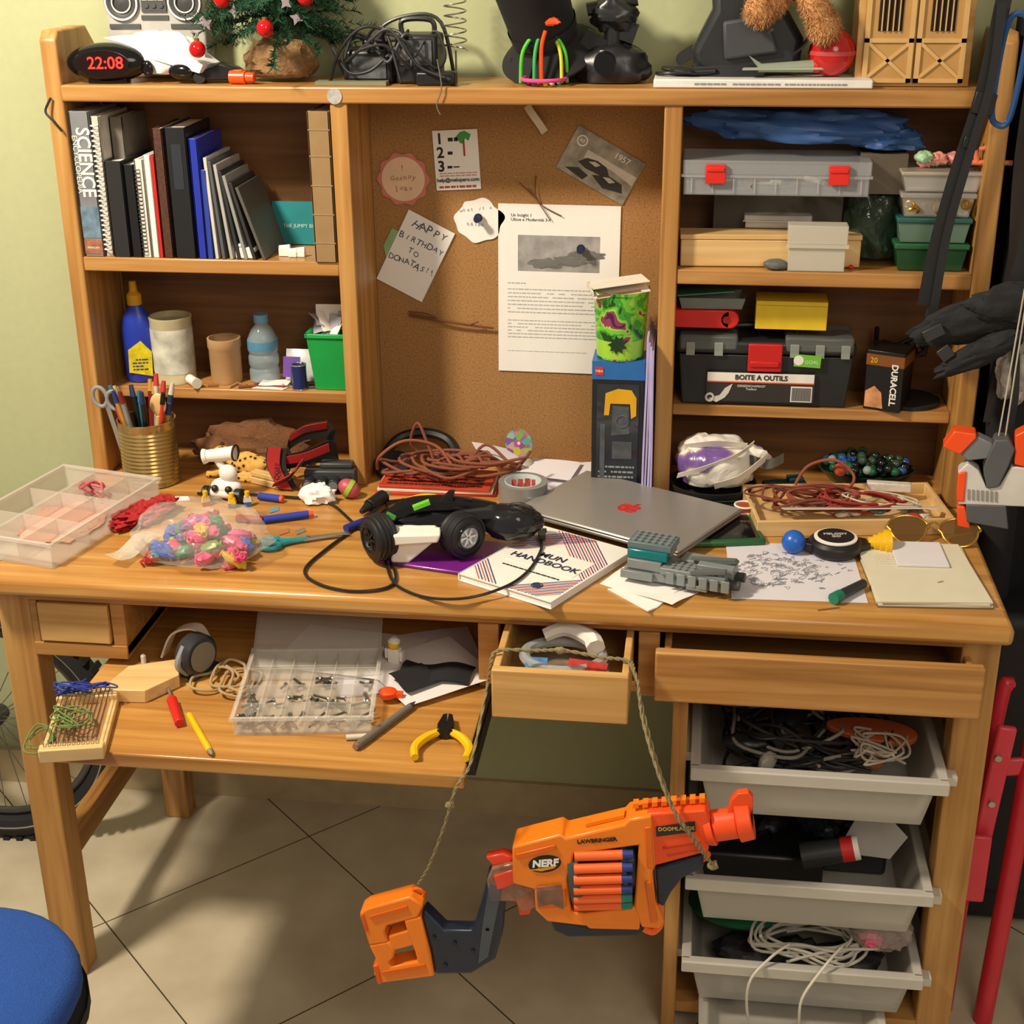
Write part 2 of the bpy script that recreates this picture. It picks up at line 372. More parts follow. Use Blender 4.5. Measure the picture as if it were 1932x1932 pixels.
HM=M('#9aa0b8',.8);scrawl('what is a',.008,o,-.03,.016,-.001,.0062,HM,9,.0008);scrawl('haiku',.008,o,-.018,-.006,-.001,.006,HM,10)
o=pinned('printed_sheet','white printed page with a grey photo pinned on cork','paper',-.151,1.055,R(-.5),bx(-.101,.101,-.0006,0,-.143,.143),PAP)
add('printed_photo',bx(-.068,.068,-.001,-.0006,.032,.092),M('#9a9998',.6,var=.4,sc=35),o)
add('printed_photo_rocks',[xf(blob((0,0,0),(.03,.0006,.008),k,.4,flat=False),(x,-.001,z)) for k,(x,z) in enumerate(((.02,.05),(-.02,.045),(.045,.06)))],M('#6f6e6c',.7),o)
text('Un Insight 1\nUlisse e Modernità 3-4',.0072,o,(-.08,-.001,.121),align='LEFT',m=M('#55565a',.8))
add('printed_text',lines(-.085,.085,-.042,.004,7,-.0008,9,.28)+lines(-.085,.07,-.085,-.05,6,-.0008,12,.28)+lines(-.085,-.055,.009,.013,1,-.0008,3,.5)+lines(-.085,.05,-.108,-.105,1,-.0008,3),M('#b4b4b6',.8),o)
for x,z in((-.283,1.176),(-.113,1.128)):
    o=add('push_pin',[cone((0,0,0),(0,-.008,0),.002,.002),cone((0,-.006,0),(0,-.009,0),.007,.007),cone((0,-.009,0),(.0,-.022,.0),.0045,.006)],M('#232a4a',.3),None,'dark blue push pin holding paper on the cork board','pin','push pins',loc=(x,YC,z))
add('twig',[tube([(-.07,0,.005),(-.03,-.004,.0),(0,-.006,-.004),(.04,-.004,-.010),(.075,-.002,-.014)],lambda t:.0028-.001*t),tube([(-.02,-.004,0),(-.04,-.008,.01),(-.07,-.006,.012)],.0013),tube([(.03,-.004,-.01),(.05,-.008,-.002)],.0012)],M('#6b3f22',.9),None,'thin brown dried twig stuck on the cork board','twig',loc=(-.335,YC-.004,1.003))
add('twig',[tube([(0,0,0),(.015,-.004,-.02),(.035,-.004,-.05)],.0008),tube([(.012,0,.02),(.015,-.004,-.02),(.055,-.002,-.045)],.0008),tube([(.01,0,-.015),(-.015,-.004,.01)],.0008)],M('#5d3a20',.9),None,'spindly dried stem pinned on the cork board','twig',loc=(-.2,YC-.002,1.225))
add('paper_strip',xf(sheet(.012,.05,lambda x,y:.004*math.sin(y*90)),rx=R(80),ry=R(-35)),M('#d9cdb4',.7),None,'curled pale paper strip hanging on the cork board','paper',loc=(-.187,YC-.008,1.335))
add('paper_tag',prism([(-.02,-.03),(-.026,0),(-.01,.03),(.01,.02),(.006,-.03)],-.0006,0,'xz'),M('#8db07c',.8),None,'green paper scrap tucked behind a card on cork','paper',loc=(-.42,YC-.0002,1.125))

# ================================================================ left upper shelf: books
ZS=1.129
def book(x0,x1,ztop,m,label,y0=.006,depth=.12,name='book',pages=True,zb=ZS,rot=(0,0,0),grp='books and binders on the upper shelf'):
    w=x1-x0;h=ztop-zb;o=thing(name,label,'book',((x0+x1)/2,y0,zb+.0005),rot,grp)
    t=min(.003,w*.2)
    add('cover',[bx(-w/2,-w/2+t,0,depth,0,h),bx(w/2-t,w/2,0,depth,0,h),bx(-w/2,w/2,0,t,0,h)],m,o,bevel=.0008)
    if pages:add('pages',bx(-w/2+t,w/2-t,t,depth-.004,.002,h-.003),PAP,o)
    return o
o=book(-.910,-.877,1.358,M('#7e8185',.4,var=.3,sc=14),'thick grey science encyclopedia with white lettering on the spine')
text('SCIENCE',.031,o,(.003,-.0006,.150),(pi/2,pi/2,0),WHT,bold=.0006,sx=.9);text('ENCYCLOPEDIA',.0125,o,(-.0105,-.0006,.147),(pi/2,pi/2,0),WHT)
add('spine_picture',bx(-.015,.015,-.0006,0,.03,.080),M('#5f7688',.4,var=.7,sc=60),o);add('spine_picture',bx(-.015,.015,-.0006,0,.004,.028),M('#8a5a44',.4,var=.8,sc=90),o);text('MEMORY',.005,o,(0,-.0009,.014),m=WHT)
o=book(-.8765,-.862,1.350,M('#c9c5bb',.5,var=.2),'white comb bound folder standing beside the encyclopedia',y0=.01)
add('ring_binding',[ring((-.001,-.002,.012+i*.0078),.0055,.0011,12) for i in range(26)],WHT,o)
o=book(-.861,-.838,1.345,M('#6d665c',.5,var=.35,sc=18),'tall mottled grey hardback folder',y0=.045,depth=.1)
book(-.861,-.832,1.282,BLKM,'black cloth box file')
book(-.830,-.812,1.277,BLK,'slim black hardback book')
o=book(-.811,-.796,1.285,M('#d8d4ca',.6),'wire bound notebook with white cover edge')
add('wire_binding',[ring((-.004,-.001,.01+i*.0062),.0045,.0008,10) for i in range(22)],BLK,o)
book(-.795,-.784,1.292,WHT,'thin white hardback book');book(-.7835,-.778,1.29,RED,'thin red exercise book')
book(-.777,-.760,1.333,M('#4b2a1c',.6,var=.5,sc=200),'tall dark brown book with speckled spine')
o=book(-.757,-.722,1.335,M('#191c20',.4),'tall black ring binder');add('spine_label',bx(-.008,.008,-.0006,0,.11,.18),M('#2a2f38',.4),o)
book(-.719,-.704,1.318,M('#2535a6',.3),'blue plastic document folder');book(-.7035,-.694,1.27,M('#2f429c',.3),'short blue plastic folder',pages=False)
for i,(x,h,a,c) in enumerate(((-.688,.16,4,'#c9c6bf'),(-.677,.155,7,'#53565c'),(-.664,.15,10,'#a9a8a4'),(-.652,.14,14,'#2a2b2f'),(-.640,.135,19,'#8f908e'),(-.626,.125,24,'#2e2d2b'),(-.61,.12,30,'#55544f'))):
    o=book(x-.0028,x+.0028,ZS+h,M(c,.5),'thin %s booklet leaning on its neighbours'%('white' if c[1] in'cba' else 'dark'),rot=(0,R(-a*.6),0),grp='leaning booklets on the upper shelf')
o=book(-.524,-.489,1.362,M('#93764f',.75,var=.1),'thick tan hardback book with ribbed spine',y0=-.002)
add('spine_band',[cone((-.0172,.0012,z),(.0172,.0012,z),.0018,n=10) for z in(.03,.075,.12,.165,.205)],M('#8c704a',.75),o)
o=add('book',bx(-.05,.05,-.006,.006,0,.07),TEAL,None,'teal paperback leaning against the back of the shelf','book',loc=(-.578,.125,ZS+.001),rot=(R(-8),0,0));text('THE JUMPY BIRD',.0085,o,(0,-.0065,.03),m=M('#b9d8cf',.6))
add('cover_picture',prism([(.03,.01),(.05,.0),(.05,.07),(.035,.06)],-.0068,-.006,'xz'),M('#d9c8b4',.6),o)
add('power_adapter',[bx(-.016,.016,-.012,.012,0,.018),bx(-.012,-.004,-.012,.0,.018,.024)],WHT,None,'small white plug adapter on the shelf edge','adapter',loc=(-.642,.02,ZS+.001),bevel=.002)
for x,s in((-.585,1),(-.558,.8),(-.57,.7)):
    add('plastic_clip',[bx(-.009*s,.009*s,-.006,.006,0,.012*s),cone((-.009*s,0,.012*s),(.009*s,0,.014*s),.004)],WHT,None,'small white plastic fitting lying on the shelf','clip','plastic fittings',loc=(x,.02+.02*s,ZS+.001))

# ================================================================ left middle shelf
Z2=.8955
o=thing('glue_bottle','blue glue bottle with yellow cap and label','bottle',(-.868,.085,Z2),(0,0,R(15)))
add('body',lathe([(0,0),(.024,.001),(.027,.006),(.027,.09),(.022,.115),(.012,.13),(.011,.14)],n=28),M('#2138a8',.3),o)
for p in o.children:p.scale=(1,.65,1)
add('cap',lathe([(.0125,.135),(.0125,.152),(.007,.158),(.006,.175),(.0,.176)]),M('#c9960c',.4),o)
add('front_label',prism([(-.019,.02),(.02,.012),(.022,.055),(.005,.075),(-.017,.06)],-.0185,-.0178,'xz'),M('#e2c11e',.4,var=.3,sc=90),o);add('printed_text',lines(-.012,.016,.022,.045,4,-.0187,8,.35),M('#23306e',.5),o)
o=thing('tin_can','white and green food can with peeled label','can',(-.812,.095,Z2))
add('body',lathe([(0,0),(.036,0),(.0365,.003),(.0355,.006),(.0355,.108),(.0365,.111),(.0365,.114),(.033,.114),(.033,.104),(0,.104)],n=40),M('#bcb48f',.35,var=.2,sc=20),o)
add('paper_label',lathe([(.0359,.018),(.0361,.026),(.0361,.088),(.0359,.096)],n=40),M('#cdc9b2',.5,var=.45,sc=34),o)
o=thing('paper_cup','tan wooden cup with rim on the shelf','cup',(-.720,.095,Z2))
add('body',lathe([(0,0),(.025,0),(.0265,.004),(.027,.060),(.0285,.062),(.0285,.078),(.0255,.078),(.0245,.01),(0,.01)],n=36),M('#b99468',.6,var=.1),o)
o=thing('water_bottle','small clear plastic water bottle with blue cap','bottle',(-.655,.105,Z2))
add('body',lathe([(0,0),(.022,0),(.026,.004),(.026,.02),(.0235,.026),(.026,.032),(.026,.045),(.0235,.05),(.026,.056),(.026,.075),(.018,.092),(.011,.10),(.011,.108)],n=30),M('#b9d0da',.1,alpha=.35,var=0),o)
add('cap',lathe([(.0125,.104),(.0125,.118),(0,.118)]),M('#6ea0c4',.4),o);add('paper_label',lathe([(.0264,.058),(.0264,.074)],n=30),M('#4c9ac9',.4,alpha=.6),o)
o=thing('pill_bottle','tiny white tube lying on the shelf','bottle',(-.770,.062,Z2+.009),(0,0,R(-50)))
add('body',cone((-.014,0,0),(.014,0,0),.008),WHT,o);add('cap',cone((.014,0,0),(.02,0,0),.009),M('#d7d2c4',.5),o)
o=thing('battery','small dark blue can standing on the shelf','can',(-.583,.065,Z2))
add('body',lathe([(0,0),(.0125,0),(.0125,.043),(.0,.043)]),M('#1b2a63',.3),o);adds('rim',[ring((0,0,.043),.012,.0012),ring((0,0,.001),.012,.0012)],SIL,o)
add('snack_packet',xf(sheet(.055,.055,lambda x,y:.008*math.cos(x*50)*math.cos(y*50)),rx=R(72)),M('#d8d0dd',.25,var=.3,sc=40),None,'crumpled white and purple foil packet','packet',loc=(-.590,.11,Z2+.028))
add('snack_packet',xf(sheet(.03,.035,lambda x,y:.005*math.cos(x*70)),rx=R(75)),M('#6b4aa0',.3),None,'purple foil packet scrap standing on the shelf','packet',loc=(-.602,.092,Z2+.03))
add('paper_scrap',[prism([(-.035,-.014),(.02,-.018),(.03,.002),(-.005,.016)],0,.0012),xf(sheet(.05,.03,lambda x,y:.004*math.sin(x*60)),(0,.005,.005),ry=R(8))],PAP,None,'torn white paper scraps lying on the shelf','paper',loc=(-.630,.073,Z2))
for i,(x,y,l,a,c) in enumerate(((-.665,.065,.05,20,'#7b3f1c'),(-.69,.075,.03,-30,'#8f6a3a'),(-.655,.085,.035,60,'#6f2f1f'),(-.555,.07,.04,10,'#444444'),(-.56,.08,.035,-25,'#55504a'),(-.70,.065,.02,70,'#a9885a'),(-.735,.062,.018,10,'#8a5a2c'))):
    add('wood_stick',box((0,0,.002),(l,.004,.004)),M(c,.7),None,'short loose stick lying on the shelf','stick','sticks on the shelf',loc=(x,y,Z2),rot=(0,0,R(a)),bevel=.0008)
add('screw',[cone((0,0,.002),(.012,0,.002),.0015),cone((.012,0,.002),(.014,0,.002),.0035)],RED,None,'tiny red-headed screw on the shelf','screw',loc=(-.625,.065,Z2+.002))
o=thing('plastic_bucket','small green plastic tub filled with paper scraps','bucket',(-.528,.088,Z2))
add('body',hollow(.054,.05,.098,.002,.074,.062),M('#0f9a46',.35),o,bevel=.003)
add('rim',[bx(-.039,.039,-.034,-.028,.092,.099),bx(-.039,.039,.028,.034,.092,.099),bx(-.039,-.033,-.034,.034,.092,.099),bx(.033,.039,-.034,.034,.092,.099)],M('#12a84e',.35),o,bevel=.001)
for i in range(7):
    random.seed(i+50);add('paper_scrap',xf(sheet(.045,.035,lambda x,y:.006*math.sin(x*80+i)),rx=R(random.uniform(20,80)),rz=R(random.uniform(-60,60))),M('#b9b4c4',.6) if i%3 else PAP,None,'crumpled pale paper scrap in the green tub','paper','paper scraps in the tub',loc=(-.528+random.uniform(-.015,.01),.088+random.uniform(-.012,.012),Z2+.100+.004*i))

# ================================================================ desk level, left bay
ZD=.7505
o=thing('pencil_tin','ribbed golden tin can holding pens and tools','can',(-.828,-.018,ZD))
pr=[(0,0),(.046,0),(.048,.002)]
for i in range(14):pr+=[(.0465,.008+i*.0068),(.0482,.0114+i*.0068)]
pr+=[(.0475,.108),(.049,.112),(.046,.112),(.045,.004),(0,.004)]
add('body',lathe(pr,n=40),M('#b09a62',.25,metal=.75),o)
PC=['#7a1f18','#20335f','#b98a3f','#111111','#2c6f86','#c9c2b0','#8a8c8e','#c4382c','#25356e','#d3b06a']
for i in range(18):
    random.seed(i+3);a=random.uniform(0,6.28);r=.028;x,y=math.cos(a)*r,math.sin(a)*r*.8;h=random.uniform(.140,.175);c=PC[i%10]
    o=thing('pen','assorted pen standing in the golden tin','pen',(-.828+x*.5,-.018+y*.5,ZD+.006),(R(-y*500),R(x*500),0),'pens in the tin')
    add('barrel',cone((0,0,0),(0,0,h-.02),.0045,n=10),M(c,.4),o);add('pen_end',cone((0,0,h-.02),(0,0,h),.0052,.0035,n=10),M(PC[(i*3+2)%10],.4),o)
o=thing('wooden_spoon','pale wooden spatula standing in the tin','spoon',(-.815,-.03,ZD+.006),(R(4),R(8),0))
add('handle',cone((0,0,0),(0,0,.12),.004,.005,10),PINE,o);add('bowl',ball((0,0,.14),(.014,.004,.02)),PINE,o)
o=thing('scissors','grey handled scissors standing in the tin','scissors',(-.86,-.03,ZD+.006),(0,R(-12),0))
adds('handle',[ring((-.008,0,.15),.012,.0035,axis='y',sq=1.4),ring((.014,0,.14),.011,.0035,axis='y',sq=1.4)],GRY,o);add('blade',box((0,0,.07),(.008,.002,.14)),SIL,o)
add('knitted_bundle',[blob((0,0,.026),(.095,.03,.046),4,.35,2.5),blob((-.05,-.01,.02),(.03,.02,.028),9,.3)],M('#6f482a',.95,bump=.6,sc=200),None,'rumpled brown woollen bundle at the back of the desk','cloth',loc=(-.680,.085,ZD+.0))
def leo():
    m=bpy.data.materials.new('leopard_plush');m.use_nodes=True;nt=m.node_tree;b=nt.nodes['Principled BSDF'];tc=nt.nodes.new('ShaderNodeTexCoord');v=nt.nodes.new('ShaderNodeTexVoronoi');v.inputs['Scale'].default_value=110
    nt.links.new(tc.outputs['Object'],v.inputs['Vector']);r=ramp(nt,v.outputs['Distance'],[(.25,'#2a1a0c'),(.34,'#c99a45'),(.8,'#d8ad58')]);nt.links.new(r.outputs[0],b.inputs['Base Color']);b.inputs['Roughness'].default_value=.95;return m
LEO=leo()
o=thing('plush_leopard','small spotted plush leopard lying on the desk','soft toy',(-.672,.025,ZD),(0,0,R(-12)))
add('body',[blob((0,0,.020),(.045,.018,.020),2,.12),blob((-.048,-.003,.032),(.017,.016,.016),3,.08),tube([(-.03,-.015,.012),(-.05,-.03,.006),(-.062,-.033,.006)],.006),tube([(.03,-.012,.012),(.02,-.03,.006),(.0,-.034,.006)],.007),tube([(.04,.0,.018),(.07,.01,.01),(.085,-.005,.007)],.0045)],LEO,o)
adds('ear',[ball((-.052,.008,.047),(.004,.003,.005)),ball((-.04,-.012,.047),(.004,.003,.005))],M('#3a2413',.9),o);adds('eye',[ball((-.062,-.010,.036),.002),ball((-.056,-.017,.036),.002)],BLKG,o)
o=thing('toy_block','pale wooden plank toy beside the plush leopard','toy',(-.640,-.012,ZD),(0,0,R(-25)))
adds('plank',[bx(-.045,.045,-.009,.009,0,.012),bx(-.015,.045,-.008,.008,.0125,.022)],PINE,o,bevel=.002)
o=thing('toy_robot','white and black toy space rover with blaster head','toy',(-.675,-.085,ZD),(0,0,R(-8)))
adds('wheel',[cone((-.034,-.016,.013),(-.022,-.016,.013),.013),cone((.022,-.016,.013),(.036,-.016,.013),.013)],BLK,o,bevel=.002)
add('body',[ball((0,0,.022),(.027,.018,.015)),cone((-.026,-.012,.014),(.026,-.012,.014),.008),ball((.005,0,.045),(.016,.012,.016))],WHT,o)
add('arm',[tube([(0,0,.05),(-.012,0,.066),(-.012,0,.074)],.006),cone((-.028,-.004,.074),(.018,.006,.080),.010,.012),cone((-.034,-.005,.073),(-.028,-.004,.074),.013,.011)],WHT,o)
add('lens',[cone((-.036,-.006,.073),(-.0335,-.005,.073),.0095)],M('#2b3140',.2),o)
adds('trim',[ring((.018,.006,.080),.0125,.0018,axis='x'),ball((-.012,-.018,.024),.006),ball((.012,-.018,.024),.006)],M('#28201a',.4),o)
o=thing('head_torch_strap','black elastic strap with red lettering, draped in a heap','strap',(-.555,.005,ZD))
def ribbon(pts,w,t=.0015,up=(0,1,0)):
    P=cat(pts,6);V=[];F=[];up=Vector(up).normalized()
    for i,p in enumerate(P):
        d=(P[min(len(P)-1,i+1)]-P[max(0,i-1)]).normalized();n=d.cross(up)
        n=n.normalized() if n.length>1e-4 else Vector((1,0,0))
        for a,b in((-1,-1),(1,-1),(1,1),(-1,1)):V.append(p+up*(a*w/2)+n*(b*t/2))
    for i in range(len(P)-1):
        for j in range(4):F.append((i*4+j,i*4+(j+1)%4,i*4+4+(j+1)%4,i*4+4+j))
    F+=[(3,2,1,0),tuple(len(V)-4+k for k in range(4))];return V,F
add('strap',[ribbon([(-.035,0,.03),(-.04,0,.06),(-.01,.0,.085),(.03,0,.092),(.045,0,.075)],.03,up=(.3,-.2,1)),ribbon([(-.048,-.03,.07),(-.05,-.035,.04),(-.03,-.045,.004)],.034,up=(1,0,.0)),ribbon([(-.045,-.02,.04),(.0,-.03,.055),(.04,-.02,.07),(.045,.0,.05),(.0,.02,.04)],.03,up=(0,-.3,1)),ribbon([(-.05,-.05,.014),(-.02,-.05,.03),(.0,-.045,.055)],.026,up=(.5,-.4,.6)),ribbon([(-.03,-.01,.08),(.0,-.02,.10),(.035,-.01,.105)],.024,up=(.2,-.5,1))],M('#1a1414',.8),o)
add('strap_band',[ribbon([(-.051,-.034,.072),(-.053,-.039,.04),(-.033,-.049,.004)],.022,up=(1,0,.0)),ribbon([(-.05,-.056,.016),(-.022,-.055,.032),(-.002,-.049,.057)],.012,up=(.5,-.4,.6)),ribbon([(-.04,-.026,.046),(.0,-.035,.058),(.04,-.026,.073)],.016,up=(0,-.3,1)),ribbon([(-.03,-.013,.082),(.0,-.024,.102),(.035,-.013,.107)],.016,up=(.2,-.5,1))],M('#a5181a',.7),o)
text('CORE',.012,o,(-.046,-.046,.034),(pi/2,-pi/2*.9,R(-10)),BLKM);text('LIGHT',.011,o,(.008,-.031,.104),(pi/2,R(-15),0),BLKM)
o=thing('head_torch','black head torch with ribbed battery barrels','torch',(-.512,-.03,ZD),(0,0,R(5)))
adds('barrel',[cone((-.036+.021*i,-.022,.016),(-.036+.021*i,.022,.016),.0105,n=18) for i in range(4)],M('#25262a',.4),o,bevel=.001)
add('housing',[bx(-.046,.04,.0,.03,.004,.034),bx(-.02,.035,.01,.032,.034,.044)],DGR,o,bevel=.003)
adds('lens',[cone((-.036+.021*i,-.0235,.016),(-.036+.021*i,-.0222,.016),.008,n=18) for i in range(4)],M('#8a9095',.15,metal=.4),o)
add('tissue',blob((0,0,.012),(.028,.02,.018),5,.35,2.2,n=30),PAP,None,'crumpled white tissue on the desk','tissue',loc=(-.523,-.082,ZD))
o=thing('toy_egg','small red and green toy egg on the desk','toy',(-.475,-.06,ZD+.017),(0,R(-60),0))
add('shell',ball((0,0,0),(.015,.015,.019)),M('#b8505e',.4),o);add('shell_band',lathe([(.0155,-.004),(.0158,0),(.0155,.004)]),M('#9dbb3a',.4),o)
for i,(x,y,a,c1,c2) in enumerate(((-.553,-.166,25,'#24379c','#e8551c'),(-.602,-.088,-12,'#2a3b9e','#e8551c'),(-.61,-.18,-5,'#8f1f1c','#7a1a1a'))):
    o=thing('foam_dart','blue foam dart with orange tip lying on the desk' if i<2 else 'short dark red foam dart lying on the desk','dart',(x,y,ZD+.0065),(0,0,R(a)),'foam darts on the desk')
    s=1 if i==0 else .55
    add('foam_body',cone((-.036*s,0,0),(.036*s,0,0),.0062),M(c1,.8),o);add('tip',[cone((.036*s,0,0),(.044*s,0,0),.0062,.005)],M(c2,.5),o)
for i,(x,y,c,c2) in enumerate(((-.655,-.122,'#e6bd14','#3a3a3c'),(-.632,-.113,'#d9d5c8','#1f5fae'),(-.70,-.12,'#e0c41a','#b31f1a'))):
    o=thing('toy_figure','tiny plastic block figure standing on the desk','toy',(x,y,ZD),(0,0,R(20*i)),'block figures')
    add('legs',bx(-.006,.006,-.003,.003,0,.008),M(c2,.4),o);add('torso',prism([(-.007,.008),(.007,.008),(.005,.018),(-.005,.018)],-.003,.003,'xz'),M(c,.4),o);add('head',cone((0,0,.018),(0,0,.026),.004),YEL,o)
for i,(x,y,c) in enumerate(((-.585,-.125,'#5a94a6'),(-.60,-.145,'#8f6a4a'),(-.535,-.125,'#b8743c'),(-.545,-.21,'#a86a44'),(-.52,-.205,'#7d7467'))):
    random.seed(i+1300);add('paper_scrap',prism([(-.014,-.004),(.004,-.008),(.015,.003),(-.002,.008)],0,.0008),M(c,.6),None,'tiny coloured wrapper scrap on the desk','scrap','wrapper scraps on the desk',loc=(x,y,ZD),rot=(0,0,random.uniform(0,3)))
add('paper_scrap',prism([(-.03,-.012),(.03,-.005),(.025,.012),(-.028,.012)],0,.001),PAP,None,'folded white paper scrap near the tin','paper',loc=(-.765,-.1,ZD),rot=(0,0,R(10)))
def organiser(name,label,loc,rz,w,d,h,nx,ny,m,hinge=None):
    o=thing(name,label,'storage box',loc,(0,0,rz))
    add('tray',hollow(w,d,h,.002),m,o,bevel=.001)
    add('rim',[bx(-w/2-.004,w/2+.004,s*d/2-.003,s*d/2+.003,h-.004,h) for s in(-1,1)]+[bx(s*w/2-.003,s*w/2+.003,-d/2,d/2,h-.004,h) for s in(-1,1)],m,o)
    g=[bx(-w/2+(i+1)*w/nx-.0007,-w/2+(i+1)*w/nx+.0007,-d/2+.003,d/2-.003,.003,h-.006) for i in range(nx-1)]+[bx(-w/2+.003,w/2-.003,-d/2+(i+1)*d/ny-.0007,-d/2+(i+1)*d/ny+.0007,.003,h-.006) for i in range(ny-1)]
    add('divider',g,m,o);return o
o=organiser('compartment_box','clear plastic compartment box on the desk corner',(-.905,-.222,ZD),R(-13),.185,.285,.04,3,3,M('#e6dcd2',.12,alpha=.33,var=0))
add('pink_string',tube(wander((-.895,-.11,ZD+.018),(.028,.02,.012),14,3),.0022),M('#c8586a',.5),None,'tangle of pink string inside the clear box','string')
add('pink_reflection_sheet',blob((-.90,-.22,ZD+.005),(.06,.08,.004),8,.3,3),M('#cf9f8c',.8),None,'thin sheet coloured as a pink reflection inside the clear box','cloth')  # pink reflection in the box put in as the colour of a sheet
add('red_bandana',[blob((0,0,.010),(.03,.055,.014),12,.5,3.5),blob((.01,.035,.016),(.02,.03,.012),2,.5,3)],M('#a5161c',.8,var=.3,sc=120),None,'crumpled red bandana beside the clear box','cloth',loc=(-.785,-.19,ZD),rot=(0,0,R(-25)))
BC=['#d43a6a','#d8558a','#1d7a4a','#2458b8','#c9a22a','#7a3ca0','#a42a2a','#30a0b0','#1a5a3a','#d85a96','#3b3f9a','#24402c','#7a8f3a','#5a8fc0']
for i in range(46):
    random.seed(i+11);x=random.uniform(-.066,.066);y=random.uniform(-.040,.040);q_=1-(x/.085)**2-(y/.06)**2;z=.010+random.uniform(.1,1)*.050*max(.15,q_)
    c='#e0487e' if (x>-.01 and y<0 and i%2) else BC[i%14]
    add('balloon',[blob((0,0,0),(.019,.011,.009),i,.4,2.5,flat=False,n=18),ring((-.021,0,0),.004,.0016,12,'x')],M(c,.35),None,'deflated coloured rubber balloon in the clear bag','balloon','balloons in the bag',loc=(-.640+x,-.315+y,ZD+z),rot=(random.uniform(-.6,.6),random.uniform(-.6,.6),random.uniform(0,6)))
o=thing('plastic_bag','clear plastic bag full of coloured balloons','bag',(-.640,-.315,ZD))
add('film',[blob((0,0,.036),(.100,.068,.052),21,.16,2.6,n=52),],M('#f2eee6',.03,alpha=.17,var=0,bump=1.,sc=45),o)
add('bag_seal',xf(sheet(.03,.11,lambda x,y:.005*math.sin(y*70)),(-.105,-.0,.014),rz=R(-15),ry=R(10)),M('#dfe6dc',.15,alpha=.3,var=0),o)
o=thing('scissors','teal handled scissors lying on the desk','scissors',(-.503,-.245,ZD),(0,0,R(24)))
adds('handle',[[ring((-.052,-.011,.005),.014,.004,28,sq=.75),tube([(-.038,-.008,.005),(-.02,-.002,.005),(.005,0,.005)],.0045)],[ring((-.05,.012,.005),.013,.004,28,sq=.7),tube([(-.036,.008,.005),(-.02,.002,.005),(.005,0,.005)],.0045)]],TEAL,o)
adds('blade',[prism([(0,-.005),(.072,-.001),(.072,.001),(0,.004)],.004,.0055),prism([(0,-.004),(.07,.003),(.07,.004),(0,.006)],.0056,.007)],SIL,o)
add('pivot',cone((.006,0,.007),(.006,0,.009),.003),M('#c9c9c9',.3,metal=1),o)
add('power_cable',tube([(-.408,-.085,ZD+.012),(-.43,-.17,ZD+.003),(-.46,-.27,ZD+.003),(-.474,-.35,ZD+.003),(-.44,-.395,ZD+.003),(-.385,-.412,ZD+.003),(-.338,-.39,ZD+.003),(-.345,-.33,ZD+.003),(-.40,-.24,ZD+.006),(-.45,-.16,ZD+.003),(-.505,-.09,ZD+.003),(-.57,-.075,ZD+.003),(-.66,-.07,ZD+.003),(-.73,-.075,ZD+.003)],.0024),BLK,None,'long thin black cable looped across the desk','cable')
o=thing('usb_cable','black cable with micro plug trailing over the book','cable',(0,0,0))
add('cord',tube([(-.372,-.28,ZD+.006),(-.355,-.33,ZD+.004),(-.33,-.385,ZD+.003),(-.28,-.42,ZD+.003),(-.22,-.425,ZD+.008),(-.17,-.395,ZD+.0142),(-.145,-.34,ZD+.0142),(-.135,-.27,ZD+.0142),(-.138,-.235,ZD+.018)],.0022),BLK,o)
add('plug',[box((-.138,-.225,ZD+.021),(.011,.026,.008),R(8)),box((-.136,-.208,ZD+.021),(.007,.01,.004),R(8))],BLK,o,bevel=.001)
o=thing('jack_plug','black audio plug with blue sleeve on the desk','plug',(-.425,-.11,ZD),(0,0,R(-25)))
add('plug_body',[cone((0,.03,.014),(0,-.01,.012),.012,.010),cone((0,-.01,.012),(0,-.03,.008),.008,.004)],BLK,o,bevel=.001);add('contact',cone((0,.03,.014),(0,.045,.015),.004),SIL,o)
o=thing('marker_pen','dark blue marker pen lying on the desk','pen',(-.43,-.178,ZD+.007),(0,0,R(55)));add('barrel',cone((-.03,0,0),(.02,0,0),.0065),M('#1e2f86',.4),o);add('cap',cone((.02,0,0),(.04,0,0),.007),M('#23262c',.4),o)
def pliers(name,label,loc,rz,s,col):
    o=thing(name,label,'pliers',loc,(0,0,rz))
    adds('handle',[tube([(a*.004,.0,.006),(a*.018,-.012,.006),(a*.028,-.032,.006),(a*.026,-.052,.006)],lambda t:.0038+.0012*math.sin(t*3)) for a in(-1,1)],col,o)
    adds('jaw',[prism([(a*.008,-.006),(a*.009,.008),(a*.005,.028),(a*.0008,.03),(a*.0006,-.006)],.002,.010) for a in(-1,1)],M('#3a3a3c',.35,metal=.8),o)
    add('pivot',cone((0,0,.0),(0,0,.012),.007),M('#3a3a3c',.35,metal=.8),o)
    o.scale=(s,s,s);return o
pliers('pliers','yellow handled pliers lying on the desk',(-.378,-.088,ZD),R(100),1.0,YEL)
